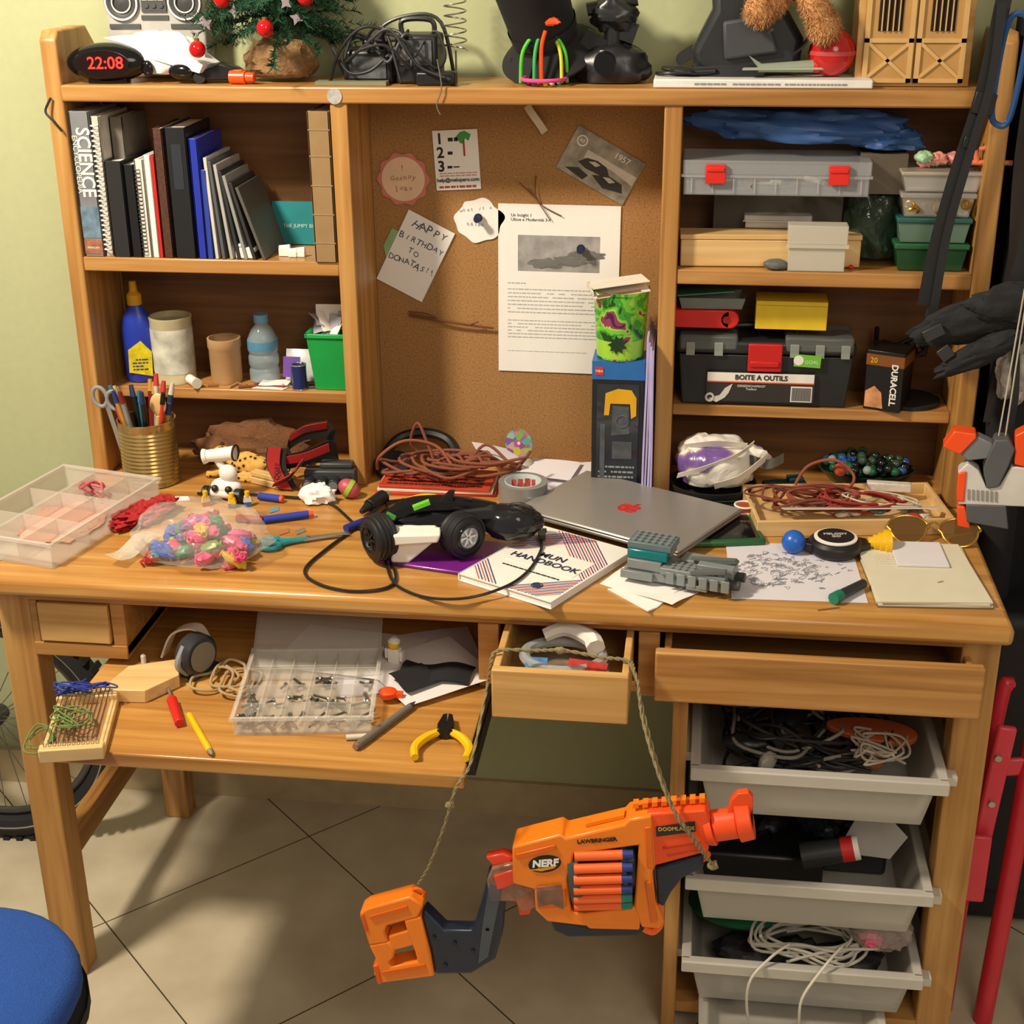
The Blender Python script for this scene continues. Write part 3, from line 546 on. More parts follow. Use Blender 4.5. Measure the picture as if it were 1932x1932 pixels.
# toy vehicle
o=thing('toy_vehicle','black and white toy stunt vehicle with chunky ridged tyres','toy',(-.31,-.290,ZD+.006),(0,0,R(8)))
def tyre():
    pr=[(.015,-.016),(.021,-.018),(.028,-.017),(.031,-.014)]
    for k in range(5):
        y=-.012+.006*k;pr+=[(.0348-.0008*abs(k-2),y-.0022),(.0348-.0008*abs(k-2),y+.0016),(.0325,y+.0024)]
    pr+=[(.031,.016),(.026,.018),(.015,.016)]
    return lathe(pr,(0,0,0),44,'y')
for cx,yy,a,tl in((-.062,-.006,-58,0),(.060,.0,38,0)):
    wv=add('wheel',tyre(),M('#15161a',.5),o,loc=(cx,yy,.035),rot=(0,0,R(a)))
    add('hub',[lathe([(.016,-.012),(.0160,-.0175),(.014,-.0155),(.012,-.012),(.0,-.013)],(0,0,0),30,'y')]+[box((.008*math.cos(k*pi/3),-.0145,.008*math.sin(k*pi/3)),(.012,.003,.003),ry=-k*pi/3) for k in range(6)],M('#c9cbd0',.2,metal=.5) if cx>0 else BLK,wv)
    add('tyre_ring',ring((0,-.018,0),.0205,.0012,40,'y'),BLKG,wv)
add('chassis',[blob((.02,.045,.040),(.085,.036,.024),3,.1,flat=False),tube([(-.065,.015,.040),(-.045,.03,.054),(-.01,.04,.064),(.05,.04,.066),(.11,.035,.058)],lambda t:.016-.006*abs(t-.5)),cone((-.06,0,.035),(.06,.005,.035),.006)],BLKG,o)
add('tail_pod',[blob((.135,.035,.040),(.046,.034,.028),6,.10,flat=False),tube([(.06,.03,.05),(.1,.03,.054),(.135,.03,.052)],.016)],M('#1b1c20',.12),o)
add('tail_mark',ball((.165,.018,.040),(.006,.006,.008)),M('#8f1d1a',.3),o)
add('front_panel',[prism([(-.045,.0),(-.02,-.002),(.028,.040),(.02,.046),(-.044,.044)],-.022,.02,'xz'),prism([(-.046,.030),(.025,.034),(.03,.048),(-.042,.048)],-.03,-.0,'xz')],WHT,o,bevel=.003)
add('accent',[box((.0,.022,.074),(.026,.01,.006),R(10),0,R(-18))],M('#67c42a',.4),o);add('accent',[box((-.045,.01,.062),(.014,.008,.005),0,0,R(30))],M('#4a9c3a',.4),o)
adds('fin',[prism([(.02,.070),(.045,.070),(.05,.092),(.042,.092)],.03,.036,'xz'),prism([(.05,.068),(.07,.066),(.075,.078),(.066,.080)],.03,.036,'xz')],BLK,o)
o=thing('tablet','tablet in a glossy purple case under the toy','tablet',(-.268,-.272,ZD),(0,0,R(-12)))
add('case',bx(-.095,.098,-.06,.06,0,.006),M('#6f1f80',.2),o,bevel=.003)
o=thing('handbook','white MUN handbook with red and blue diagonal lines','book',(-.122,-.300,ZD),(0,0,R(-29)))
add('pages',bx(-.079,.08,-.105,.105,.001,.010),PAP,o);add('cover',[bx(-.081,.081,-.107,.107,.010,.0112),bx(-.081,.081,-.107,.107,0,.001),bx(-.082,-.080,-.107,.107,0,.0112)],WHT,o)
def bands(sgn,cols,w,off,sp):
    for ci,c in enumerate(cols):
        gs=[]
        for k in range(len(off)):
            u=off[k]+ci*sp
            X0,X1,Y0,Y1=-.078,.078,-.104,.104
            seg=[]
            for t in range(0,201):
                x=X0+(X1-X0)*t/200;y=sgn*x+u
                if Y0<y<Y1:seg.append((x,y))
            if len(seg)>4:
                (xa,ya),(xb,yb)=seg[0],seg[-1];L=math.hypot(xb-xa,yb-ya)
                gs.append(box(((xa+xb)/2,(ya+yb)/2,.0115+.0001*ci),(L,w,.0003),math.atan2(yb-ya,xb-xa)))
        if gs:add('printed_stripe',gs,c,o)
bands(1,[M('#c9583a',.6),M('#2b3f86',.6)],.0018,[-.155,-.143,-.131,-.119,-.107,.083,.095,.107,.118,.130],.006)
bands(-1,[M('#c9583a',.6),M('#2b3f86',.6)],.0018,[.053,.065,.077,.089,.101,.113,-.15,-.138,-.126],.006)
add('title_field',bx(-.058,.062,-.026,.034,.0112,.0119),WHT,o)
text('MUN\nHANDBOOK',.0205,o,(-.0,.004,.0126),(0,0,0),M('#202744',.7),bold=.0003);add('printed_text',lines(-.05,.05,-.046,-.038,1,.0118,4,.35,'xy'),INK,o)
add('printed_seal',[ring((.035,-.075,.0122),.008,.0007),cone((.035,-.075,.0113),(.035,-.075,.0121),.006)],M('#27314f',.6),o)
o=thing('tablet','black tablet in a dark green case under the laptop','tablet',(.085,-.125,ZD),(0,0,R(12)))
add('case',bx(-.10,.10,-.08,.08,0,.011),M('#22582e',.4),o,bevel=.004);add('screen',bx(-.092,.092,-.072,.072,.011,.0116),M('#0a0d10',.08),o)
o=thing('laptop','closed silver laptop with a red fruit sticker','laptop',(-.012,-.114,ZD+.0125),(R(0),0,R(-29)))
add('base',bx(-.146,.146,-.10,.10,.0,.007),M('#8d8c8a',.35,metal=.6),o,bevel=.003);add('lid',bx(-.1465,.1465,-.1005,.1005,.0075,.0125),M('#a5a19c',.38,metal=.5,var=.03),o,bevel=.003)
ap_=[(.0,.009),(.006,.012),(.012,.010),(.0155,.004),(.012,-.001),(.015,-.007),(.010,-.015),(.004,-.016),(0,-.0145),(-.004,-.016),(-.010,-.014),(-.015,-.005),(-.015,.004),(-.012,.010),(-.006,.012)]
add('sticker',[prism([(a*1.15,b*1.15) for a,b in ap_],.0125,.0131),prism([(.001,.012),(.006,.013),(.008,.023),(.003,.021)],.0125,.0131)],M('#d9302c',.5,var=.5,sc=200),o)
add('napkin',[xf(sheet(.125,.125,lambda x,y:.003*math.sin(x*50+y*30)+.003),(0,0,0),rz=R(45)),prism([(-.08,-.02),(-.035,-.095),(-.02,-.085),(.03,-.02)],.0,.002)],PAP,None,'crumpled white paper napkin under the brick model','napkin',loc=(.045,-.325,ZD),rot=(0,0,R(12)))
o=thing('brick_ship_model','grey plastic brick spaceship model with teal cockpit','toy',(.072,-.325,ZD+.008),(0,0,R(-16)))
LG=M('#7d8485',.35,var=.04)
add('hull',[bx(-.075,.078,-.028,.03,0,.016),bx(-.07,-.02,-.03,.03,.016,.03),bx(-.02,.075,-.034,-.006,.016,.026),bx(.0,.075,.0,.03,.016,.028),bx(.03,.082,-.02,.01,.02,.034)]+[bx(-.01+.016*i,.002+.016*i,-.037,-.034,.004,.022) for i in range(6)]+[bx(-.078,-.03,-.036,-.03,.002,.014),bx(.02,.05,-.036,-.03,.0,.008)],LG,o,bevel=.001)
add('stud',[cone((-.004+.01*i,-.029+.009*j,.026),(-.004+.01*i,-.029+.009*j,.0285),.0029,n=10) for i in range(8) for j in range(3)]+[cone((-.065+.01*i,y,.054),(-.065+.01*i,y,.0565),.0029,n=10) for i in range(6) for y in(-.016,-.006,.004,.014)],LG,o)
add('cockpit',bx(-.072,-.012,-.026,.022,.030,.044),M('#127a80',.15,alpha=.85),o,bevel=.002)
add('roof_plate',[bx(-.073,-.008,-.022,.02,.044,.054)],M('#5d6f74',.4),o,bevel=.001)
adds('wing',[prism([(.015,.034),(.08,.042),(.085,.038),(.05,.03)],-.006,.004,'xz'),box((.05,-.03,.03),(.05,.012,.004),0,0,R(-10))],M('#5c6263',.4),o)
adds('engine',[cone((.078,-.018,.01),(.092,-.018,.01),.007),cone((.078,.012,.01),(.092,.012,.01),.007)],DGR,o)
o=thing('drawing_paper','white paper with intricate pencil doodles','paper',(.238,-.270,ZD),(0,0,R(2)))
add('sheet',bx(-.096,.092,-.098,.098,0,.0008),M('#d6d2da',.8,var=.02),o)
g=[]
random.seed(5)
for k in range(120):
    a=random.uniform(0,6.28);rr=math.sqrt(random.random());cx,cy=-.025+.060*rr*math.cos(a),.005+.065*rr*math.sin(a)
    pts=[(cx+random.uniform(-.007,.007),cy+random.uniform(-.007,.007),.0011) for _ in range(6)]
    g.append(tube(pts,.0003,3,3,True))
for k in range(16):
    cx,cy=random.uniform(.03,.08),random.uniform(-.07,.07);g.append(tube([(cx+random.uniform(-.005,.005),cy+random.uniform(-.005,.005),.0011) for _ in range(5)],.0004,3,3,True))
add('doodle',g,M('#85858d',.9,var=0),o)
o=thing('notebook','stack of cream notebook pages with faint writing','notebook',(.417,-.268,ZD),(0,0,R(4)))
adds('pages',[bx(-.078,.078,-.10,.10,0,.003),xf(bx(-.078,.076,-.099,.10,.0032,.006),rz=R(-1.5)),xf(bx(-.077,.076,-.10,.098,.0062,.0085),rz=R(1))],M('#d6cfb8',.8,var=.03),o)
add('cover',bx(-.079,.079,-.102,.102,-.0,.0009),M('#6b5a3c',.7),o)
add('printed_text',lines(-.06,.03,.02,.06,5,.0087,8,.15,'xy'),M('#c4bda0',.8),o);add('doodle',[box((.02,-.035,.0088),(.010,.003,.0004),.5)],M('#8d8a72',.8),o)
add('notepad',[bx(-.037,.037,-.042,.042,.0,.004)],M('#dcd8dc',.8,var=.02),None,'small blank white notepad on the notebook','notepad',loc=(.420,-.213,ZD+.009),rot=(0,0,R(2)),bevel=.0006)
o=thing('marker_pen','dark green marker pen lying on the desk','pen',(.309,-.344,ZD+.0085),(0,0,R(50)));add('barrel',cone((-.022,0,0),(.034,0,0),.0075,.0065),M('#2b3133',.4),o);add('cap',cone((-.038,0,0),(-.022,0,0),.0085),M('#147a64',.4),o)
add('pencil_lead',cone((0,0,.0015),(.03,.012,.0015),.0012),M('#b07a3a',.6),None,'thin wooden stick on the desk edge','stick',loc=(.262,-.395,ZD))
o=thing('handheld_toy','black disc toy with blue ball and yellow ribbed cone','toy',(.300,-.197,ZD),(0,0,R(6)))
add('ball_end',ball((-.062,0,.018),.018,28),M('#1f5fc0',.3),o)
add('body',[lathe([(0,0),(.034,.0),(.040,.006),(.040,.018),(.034,.024),(0,.024)],(0,0,.001),36),prism([(-.052,-.006),(-.03,-.018),(-.03,.018),(-.052,.006)],.008,.020),prism([(.052,-.007),(.03,-.02),(.03,.02),(.052,.007)],.008,.020)],BLK,o,bevel=.0015)
add('dial',[lathe([(.032,.0245),(.032,.027),(.029,.028),(.0,.028)],(0,0,0),36)],WHT,o);add('dial_face',lathe([(.027,.0281),(.027,.0287),(0,.0287)],(0,0,0),36),M('#1b1b1d',.4),o)
text('MELODY\nGO',.009,o,(0,.0,.0293),(0,0,0),WHT)
add('cone_end',lathe([(0,-.002),(.0075,-.002),(.008,.006),(.011,.007),(.0115,.014),(.0145,.015),(.015,.022),(.0185,.023),(.019,.031),(0,.031)],(.05,0,.018),28,'x'),YEL,o)
o=thing('sunglasses','gold framed aviator sunglasses with brown lenses','sunglasses',(.452,-.135,ZD),(0,0,R(-4)))
for s in(-1,1):
    L=[(.031*math.cos(a)*(1.0 if math.sin(a)>0 else .86),.026*math.sin(a)*(1 if math.sin(a)<0 else .85)) for a in[2*pi*k/36 for k in range(36)]]
    add('lens',xf(prism(L,-.0005,.0008),(s*.038,0,.018),rx=R(38)),M('#6a4c22',.06,alpha=.55,var=0),o)
    add('frame',xf(tube([(x,y,0) for x,y in L],.0019,8,1,True),(s*.038,0,.018),rx=R(38)),M('#b8923c',.25,metal=.8),o)
add('bridge',[tube([(-.010,.004,.024),(0,.008,.027),(.010,.004,.024)],.0016)],M('#b8923c',.25,metal=.8),o)
adds('temple',[tube([(-.068,.004,.022),(-.068,.035,.010),(-.058,.062,.003)],.0016),tube([(.068,.004,.022),(.069,.035,.010),(.06,.062,.003)],.0016)],M('#b8923c',.25,metal=.8),o)

# right bay desk: wooden tray
o=thing('wooden_tray','shallow wooden tray full of cords and trinkets','tray',(.326,-.052,ZD),(0,0,R(8)))
add('tray_box',hollow(.305,.155,.026,.006),PINE,o,bevel=.001)
TRC=[('#6e3322','brown'),('#8a4330','brown'),('#93281f','red'),('#c9c1ac','white'),('#7c3f2e','brown')]
for i,(c,nm) in enumerate(TRC):
    cx=[.27,.30,.34,.38,.24][i]
    add('cord',tube(coil((cx,-.055,ZD+.030),(.07,.04,.010),22,i+20,3.3),.0024 if i<3 else .0016),M(c,.8),None,'tangled %s cord in the wooden tray'%nm,'cord','cords in the tray')
add('cord',tube([(.25,.0,ZD+.03),(.27,.01,ZD+.06),(.31,.0,ZD+.075),(.34,-.01,ZD+.055),(.33,-.03,ZD+.04),(.29,-.04,ZD+.05),(.25,-.02,ZD+.035)],.0026),M('#8a4a34',.8),None,'tangled brown cord in the wooden tray','cord','cords in the tray')
for i in range(16):
    random.seed(i+70);x=random.uniform(-.03,.13);y=random.uniform(-.055,.02)
    c=['#cfc8b4','#7b8b6d','#bb2d2b','#d8d2c6','#8b7a62','#4b6f80'][i%6]
    add('trinket',[lathe([(0,0),(.009,0),(.011,.003),(.009,.006),(.004,.0065),(.004,.004),(0,.004)],n=16)] if i%2 else blob((0,0,.004),(.012,.008,.006),i,.4),M(c,.4),None,'small trinket lying in the wooden tray','trinket','trinkets in the tray',loc=(.326+x,-.052+y,ZD+.012+.003*(i%3)),rot=(random.uniform(-.3,.3),random.uniform(-.3,.3),0))
add('paper_strip',bx(-.11,.13,-.012,.012,0,.002),M('#c9c6bc',.6,var=.15),None,'long pale strip lying along the tray front','strip',loc=(.335,-.088,ZD+.028),rot=(R(-18),0,R(7)))
add('chocolate_bar',bx(-.035,.035,-.008,.008,0,.014),M('#d8d0c0',.5,var=.2,sc=80),None,'white wrapped bar lying on the tray','packet',loc=(.40,.012,ZD+.022),rot=(0,0,R(-4)),bevel=.002)
add('toy_truck',[bx(-.035,.035,-.012,.012,.0,.012),bx(.005,.03,-.01,.01,.012,.02)],M('#1a3f4a',.4),None,'dark teal plastic box at the tray back','toy',loc=(.235,.03,ZD+.012),rot=(0,0,R(15)),bevel=.002)
o=thing('toy_ball','small painted ball resting on cords','ball',(.322,.02,ZD+.052));add('ball',ball((0,0,0),.011),M('#d8402a',.4,var=.9,sc=120),o)
o=thing('toy_drum','tiny red and white toy drum on the desk','toy',(.168,-.075,ZD));add('drum_body',cone((0,0,0),(0,0,.022),.015),M('#a8471f',.4),o);adds('drum_rim',[ring((0,0,.022),.015,.0018),ring((0,0,.002),.015,.0018)],WHT,o);add('stripe',[bx(-.008,.008,-.0156,-.014,.008,.014)],WHT,o)
o=thing('bowl','shallow green glass bowl filled with marbles','bowl',(.372,.088,ZD))
add('bowl_body',lathe([(0,0),(.04,0),(.06,.01),(.078,.03),(.0795,.032),(.076,.032),(.057,.013),(.038,.004),(0,.004)],n=44),M('#24382a',.1,alpha=.8),o)
for p in o.children:p.scale=(1,.68,1)
MC=['#16241c','#101418','#274a34','#1f5a3c','#0c0f14','#274f86','#3a4a3c','#8a9a92']
MB=[]
for i in range(95):
    random.seed(i+200);a=random.uniform(0,6.28);q_=math.sqrt(random.random())*.070;z=.016+.034*(1-(q_/.07)**2)*random.random()+.016*(q_/.07)
    lc=(.372+q_*math.cos(a),.088+q_*.62*math.sin(a),ZD+z+.005)
    if i<8:MB.append(add('marble',ball((0,0,0),.0078,14),M(MC[i],.05),None,'dark glass marble in the green bowl','marble','marbles in the bowl',loc=lc))
    else:
        n=MB[i%8 if i%8!=7 else (i//8)%8].copy();n.location=lc;COL.objects.link(n)
o=thing('frying_pan','round black pan lying under the plastic bag','pan',(.118,.03,ZD));add('pan_body',lathe([(0,0),(.06,0),(.07,.012),(.072,.02),(.069,.02),(.058,.004),(0,.004)],n=44),BLKM,o)
for p in o.children:p.scale=(1,.9,1)
o=thing('plastic_bag','crumpled white carrier bag with purple flower print','bag',(.120,.025,ZD+.012))
def bagm():
    m=bpy.data.materials.new('bag_print');m.use_nodes=True;nt=m.node_tree;b=nt.nodes['Principled BSDF'];tc=nt.nodes.new('ShaderNodeTexCoord');v=nt.nodes.new('ShaderNodeTexNoise');v.inputs['Scale'].default_value=11
    nt.links.new(tc.outputs['Object'],v.inputs['Vector']);r=ramp(nt,v.outputs['Fac'],[(.40,'#6f5292'),(.435,'#8a70aa'),(.45,'#c9bb8a'),(.47,'#e9e4da')]);nt.links.new(r.outputs[0],b.inputs['Base Color']);b.inputs['Roughness'].default_value=.28
    n2=nt.nodes.new('ShaderNodeTexNoise');n2.inputs['Scale'].default_value=22;n2.inputs['Distortion'].default_value=1.5;n2.inputs['Detail'].default_value=2;nt.links.new(tc.outputs['Object'],n2.inputs['Vector']);bp=nt.nodes.new('ShaderNodeBump');bp.inputs['Strength'].default_value=.7;bp.inputs['Distance'].default_value=.008;nt.links.new(n2.outputs['Fac'],bp.inputs['Height']);nt.links.new(bp.outputs[0],b.inputs['Normal']);return m
BG=bagm()
add('film',[blob((0,0,.040),(.064,.05,.050),31,.16,1.2,n=56),blob((.055,.005,.050),(.034,.012,.022),3,.25,1.5),blob((-.02,0,.066),(.036,.03,.024),13,.2,1.5)],BG,o)
add('film_fold',[ribbon([(-.06,-.035,.03),(-.02,-.052,.05),(.03,-.045,.07),(.06,-.02,.085)],.012,.0008,(.2,-.5,1)),ribbon([(-.05,-.02,.075),(.0,-.035,.088),(.05,-.02,.08)],.014,.0008,(.1,-.6,1)),ribbon([(.0,-.05,.02),(.04,-.048,.035),(.08,-.02,.06)],.014,.0008,(-.2,-.5,1))],M('#ebe6dc',.3),o)
add('bag_handle',ribbon([(.05,-.01,.055),(.085,-.02,.05),(.11,-.01,.058)],.016,.001,(0,.4,1)),M('#4a4638',.4),o)

# ================================================================ centre bay
o=thing('toy_box','tall black toy box with clear window and yellow truck picture','box',(-.040,.045,ZD))
add('carton',[bx(-.042,.042,-.034,.034,0,.225)],M('#1b1d22',.3),o,bevel=.0015)
add('top_band',bx(-.0425,.0425,-.0346,.0346,.195,.2252),M('#2767ac',.35),o)
add('window',bx(-.034,.034,-.0352,-.0345,.012,.188),M('#2a3038',.06,var=.4,sc=20),o)
add('truck_picture',[prism([(-.022,.135),(-.02,.172),(.0,.180),(.022,.178),(.03,.165),(.03,.135),(.022,.13),(.02,.155),(-.012,.155),(-.014,.135)],-.0362,-.0352,'xz')],M('#d9a312',.4),o)
add('truck_parts',[prism([(-.01,.1),(.02,.104),(.018,.15),(-.008,.152)],-.0362,-.0352,'xz'),bx(-.028,-.02,-.036,-.0352,.02,.12),bx(-.008,.024,-.0362,-.0352,.06,.09),ring((.008,-.0355,.125),.010,.002,24,'y')],M('#4b4f55',.4,var=.4,sc=60),o)
add('printed_text',lines(-.03,.03,.015,.05,4,-.0355,8),M('#8f9296',.6),o);add('badge',bx(-.037,-.024,-.0356,-.0346,.202,.216),M('#c9302a',.4),o);text('NBA',.006,o,(-.0305,-.036,.209),m=WHT)
o=thing('popcorn_tub','green printed paper tub standing on the toy box','tub',(-.040,.045,ZD+.2262))
def tubm():
    m=bpy.data.materials.new('jungle_print');m.use_nodes=True;nt=m.node_tree;b=nt.nodes['Principled BSDF'];tc=nt.nodes.new('ShaderNodeTexCoord');v=nt.nodes.new('ShaderNodeTexNoise');v.inputs['Scale'].default_value=30;v.inputs['Distortion'].default_value=1.
    nt.links.new(tc.outputs['Object'],v.inputs['Vector']);r=ramp(nt,v.outputs['Fac'],[(.34,'#1c4a1e'),(.40,'#3f9a30'),(.48,'#74c23a'),(.56,'#9ed648'),(.60,'#8e3a5e'),(.68,'#4a2048')]);r.color_ramp.interpolation='CONSTANT';nt.links.new(r.outputs[0],b.inputs['Base Color']);b.inputs['Roughness'].default_value=.35;return m
add('tub_body',lathe([(0,0),(.037,0),(.0375,.002),(.044,.105),(.046,.107),(.046,.111),(.043,.111),(.0365,.006),(0,.006)],n=40),tubm(),o)
add('base_band',lathe([(.0376,.003),(.0395,.032)],n=40),M('#9cd040',.35),o)
add('paint_splat',[prism([((.010+.006*(i%2))*math.cos(a)-.002,.028+(.010+.006*(i%2))*math.sin(a)) for i,a in enumerate([2*pi*i/18 for i in range(18)])],-.0402,-.0385,'xz')],M('#16321a',.4),o)
o=thing('envelope','open white envelope lying across the paper tub','envelope',(-.045,.04,ZD+.338),(R(6),R(-6),R(14)))
add('paper',[bx(-.045,.045,-.035,.035,0,.002),xf(bx(-.045,.045,-.035,.035,0,.0012),(0,0,.010),rx=R(-10)),bx(-.045,-.044,-.03,.03,0,.01)],M('#e9e2d4',.7),o);add('flap_print',bx(-.04,.03,-.0352,-.0345,.0025,.006),M('#a05a48',.7),o)
for i in range(4):
    add('file_folder',xf(sheet(.13,.27-.006*i,lambda x,y:.0012*math.sin(y*14+i),nx=4,ny=14,t=.0032),rx=pi/2,rz=pi/2),M(['#b7add6','#a99fce','#bdb3da','#b0a6d2'][i],.6),None,'lilac card folder standing upright against the divider','folder','lilac folders',loc=(.0035+.0038*i,.048-.002*i,ZD+.137-.003*i))
o=thing('tape_roll','roll of silver duct tape with printed core','tape',(-.187,-.055,ZD))
add('tape_band',lathe([(.030,0),(.040,0),(.040,.040),(.030,.040)],n=48),M('#8e8f8f',.35,metal=.3),o);add('core',lathe([(.0298,.0),(.0298,.041),(.029,.041),(.029,.0)],n=48),M('#cfe0e2',.5,var=.1),o)
add('core_print',[prism([(-.022+.011*i,.006),(-.014+.011*i,.006),(-.014+.011*i,.034),(-.022+.011*i,.034)],.0188+.008*(1-abs(i-2)/2.2),.0192+.008*(1-abs(i-2)/2.2),'xz') for i in range(5)],M('#c7463a',.5,var=.5,sc=90),o)
for i,c in enumerate(('#c8341d','#d9d2c2','#b83a20')):
    o_=add('exercise_book',bx(-.1+.004*i,.1-.003*i,-.045,.045,0,.0045),M(c,.5,var=.15),None,'orange red paper pad lying on the desk' if i!=1 else 'white exercise book between red pads','book','stacked pads',loc=(-.338,.008,ZD+.0052*i),rot=(0,0,R(3-2*i)),bevel=.0006)
    if i==2:add('printed_text',lines(-.08,.08,-.04,.03,5,.0047,6,.5,'xy'),M('#3a1a14',.7),o_)
o=thing('headphones','black over-ear headphones lying on the desk','headphones',(-.380,.080,ZD+.016),(R(20),0,0))
add('headband',[tube([(-.058,-.02,0),(-.06,.01,.012),(-.04,.038,.02),(0,.048,.024),(.04,.038,.02),(.06,.01,.012),(.058,-.02,0)],.009)],BLK,o)
adds('ear_cup',[lathe([(0,0),(.028,0),(.032,.006),(.032,.016),(.024,.02),(.012,.014),(0,.014)],(s*.045,-.025,.0)) for s in(-1,1)],BLKM,o)
for i in range(4):
    add('leather_cord',tube(coil((-.35+.03*i,.0,ZD+.040+.004*i),(.085,.042,.016),20,i+90,2.3),.0026),M('#7e4530',.8),None,'tangled reddish brown leather cord','cord','leather cords on the desk')
add('leather_cord',tube([(-.36,.03,ZD+.04),(-.385,.02,ZD+.07),(-.37,.01,ZD+.11),(-.35,.0,ZD+.07),(-.33,-.01,ZD+.04),(-.26,.0,ZD+.06),(-.23,.02,ZD+.04)],.0026),M('#7b4030',.8),None,'looped reddish brown leather cord','cord','leather cords on the desk')
add('leather_cord',tube([(-.44,.0,ZD+.03),(-.43,-.02,ZD+.06),(-.39,-.01,ZD+.085),(-.34,.0,ZD+.075),(-.31,-.02,ZD+.05)],.0026),M('#8a4c36',.8),None,'looped reddish brown leather cord','cord','leather cords on the desk')
def discm():
    m=bpy.data.materials.new('patchwork_print');m.use_nodes=True;nt=m.node_tree;b=nt.nodes['Principled BSDF'];tc=nt.nodes.new('ShaderNodeTexCoord');v=nt.nodes.new('ShaderNodeTexVoronoi');v.inputs['Scale'].default_value=90
    nt.links.new(tc.outputs['Object'],v.inputs['Vector']);mx=nt.nodes.new('ShaderNodeMix');mx.data_type='RGBA';mx.inputs[0].default_value=.6;mx.inputs[7].default_value=lin('#5a4a38')+[1];nt.links.new(v.outputs['Color'],mx.inputs[6]);nt.links.new(mx.outputs[2],b.inputs['Base Color']);b.inputs['Roughness'].default_value=.3;return m
o=thing('compact_disc','small colourful disc standing on its edge','disc',(-.212,.095,ZD+.050),(R(-8),0,R(-15)));add('disc_body',cone((0,-.001,0),(0,.001,0),.025,n=40),discm(),o);add('disc_hub',cone((0,-.0016,0),(0,.0016,0),.003),M('#c9c4b4',.3),o)
add('disc_stand',lathe([(0,0),(.022,0),(.024,.004),(.02,.018),(.016,.022),(0,.022)],n=30),M('#cfcabd',.4,alpha=.7),None,'pale round plastic dish holding the disc','dish',loc=(-.208,.093,ZD+.001))
for i,(x,y,a,w,d) in enumerate(((-.115,.06,8,.12,.09),(-.16,.07,-12,.10,.07),(-.245,.07,30,.09,.05))):
    add('loose_sheet',xf(sheet(w,d,lambda x_,y_:.004*math.sin(x_*22+i)+.004),rx=R(6 if i<2 else 12),ry=R(0 if i<2 else 18)),M('#dcd6dc',.8,var=.02),None,'loose white sheet of paper on the desk','paper','loose sheets',loc=(x,y,ZD+.004+.004*i+(.02 if i==2 else 0)),rot=(0,0,R(a)))

# ================================================================ right upper shelf
add('blue_cloth',[blob((0,0,0),(.15,.045,.034),41,.35,1.8,n=60),blob((.12,-.01,-.012),(.05,.03,.02),5,.4)],M('#2c538c',.5,var=.25,sc=12,bump=.5),None,'crumpled blue fabric on top of the clear case','cloth',loc=(.235,.088,1.333),rot=(0,R(2),0))
def case(name,label,loc,w,d,h,latches,rz=0,m=CLEAR2):
    o=thing(name,label,'case',loc,(0,0,rz))
    add('base',hollow(w,d,h*.55,.0015),m,o,bevel=.001);add('lid',[xf(hollow(w+.004,d+.004,h*.4,.0015),(0,0,h),rx=pi)],m,o,bevel=.001)
    add('seam',[bx(-w/2-.004,w/2+.004,-d/2-.004,-d/2-.001,h*.52,h*.60)],m,o)
    if latches:add('moulded_rib',[bx(x-.001,x+.001,-d/2-.003,-d/2-.0005,.004,h*.5) for x in[-w/2+.012+k*(w-.024)/8 for k in range(9)]],m,o)
    adds('latch',[[bx(x-.015,x+.015,-d/2-.009,-d/2-.003,h*.35,h*.9),bx(x-.013,x+.013,-d/2-.011,-d/2-.008,h*.7,h*.82)] for x in latches],M('#d8281c',.35),o,bevel=.001)
    return o
case('component_case','clear plastic component case with red latches',(.190,.062,1.243),.275,.11,.052,[-.09,.092],m=M('#c4c8cc',.15,alpha=.30,var=0))
for i in range(14):
    random.seed(i+400);add('craft_part',cone((-.02,0,0),(.02,0,0),.004),M(['#5a5d60','#8a6a3c','#c9c4b8','#3c4a6a'][i%4],.5),None,'small part lying inside the clear case','part','parts in the case',loc=(.078+.017*i,.05+random.uniform(-.03,.03),1.252+random.uniform(0,.012)),rot=(0,0,random.uniform(-1,1)))
add('cardboard_box',hollow(.20,.055,.112,.003),M('#4a443a',.8),None,'grey cardboard box at the back under the clear case','box',loc=(.20,.12,ZS+.001),bevel=.001)
o=thing('wooden_box','long pale pine box lying on the shelf','box',(.135,.052,ZS+.001),(0,0,R(3)));add('box_body',bx(-.085,.19,-.028,.02,0,.042),PINE,o,bevel=.002);add('lid_board',bx(-.086,.191,-.029,.021,.0425,.05),PINE,o,bevel=.001)
case('food_box','low clear plastic box with lid behind the pine box',(.20,.085,ZS+.053),.10,.035,.02,[])
o=case('frosted_box','frosted clear plastic box standing on the shelf',(.258,.018,ZS+.001),.085,.03,.07,[],m=M('#d9d3c4',.4,alpha=.6,var=0))
add('pebble',blob((0,0,.007),(.019,.012,.009),3,.1,flat=True),M('#5c5f5c',.6),None,'smooth grey pebble on the shelf edge','stone',loc=(.198,-.0+.014,ZS+.001))
add('plastic_bag',[blob((0,0,.055),(.042,.04,.080),51,.25,2.0,n=50)],M('#2d3f32',.12,alpha=.65,bump=1.,sc=50),None,'dark green crinkled plastic bag on the shelf','bag',loc=(.345,.085,ZS+.0))
add('cardboard_box',bx(-.035,.035,-.035,.035,0,.06),M('#5a5044',.8),None,'small grey brown carton on the upper shelf pile','box',loc=(.352,.085,1.24),bevel=.001)
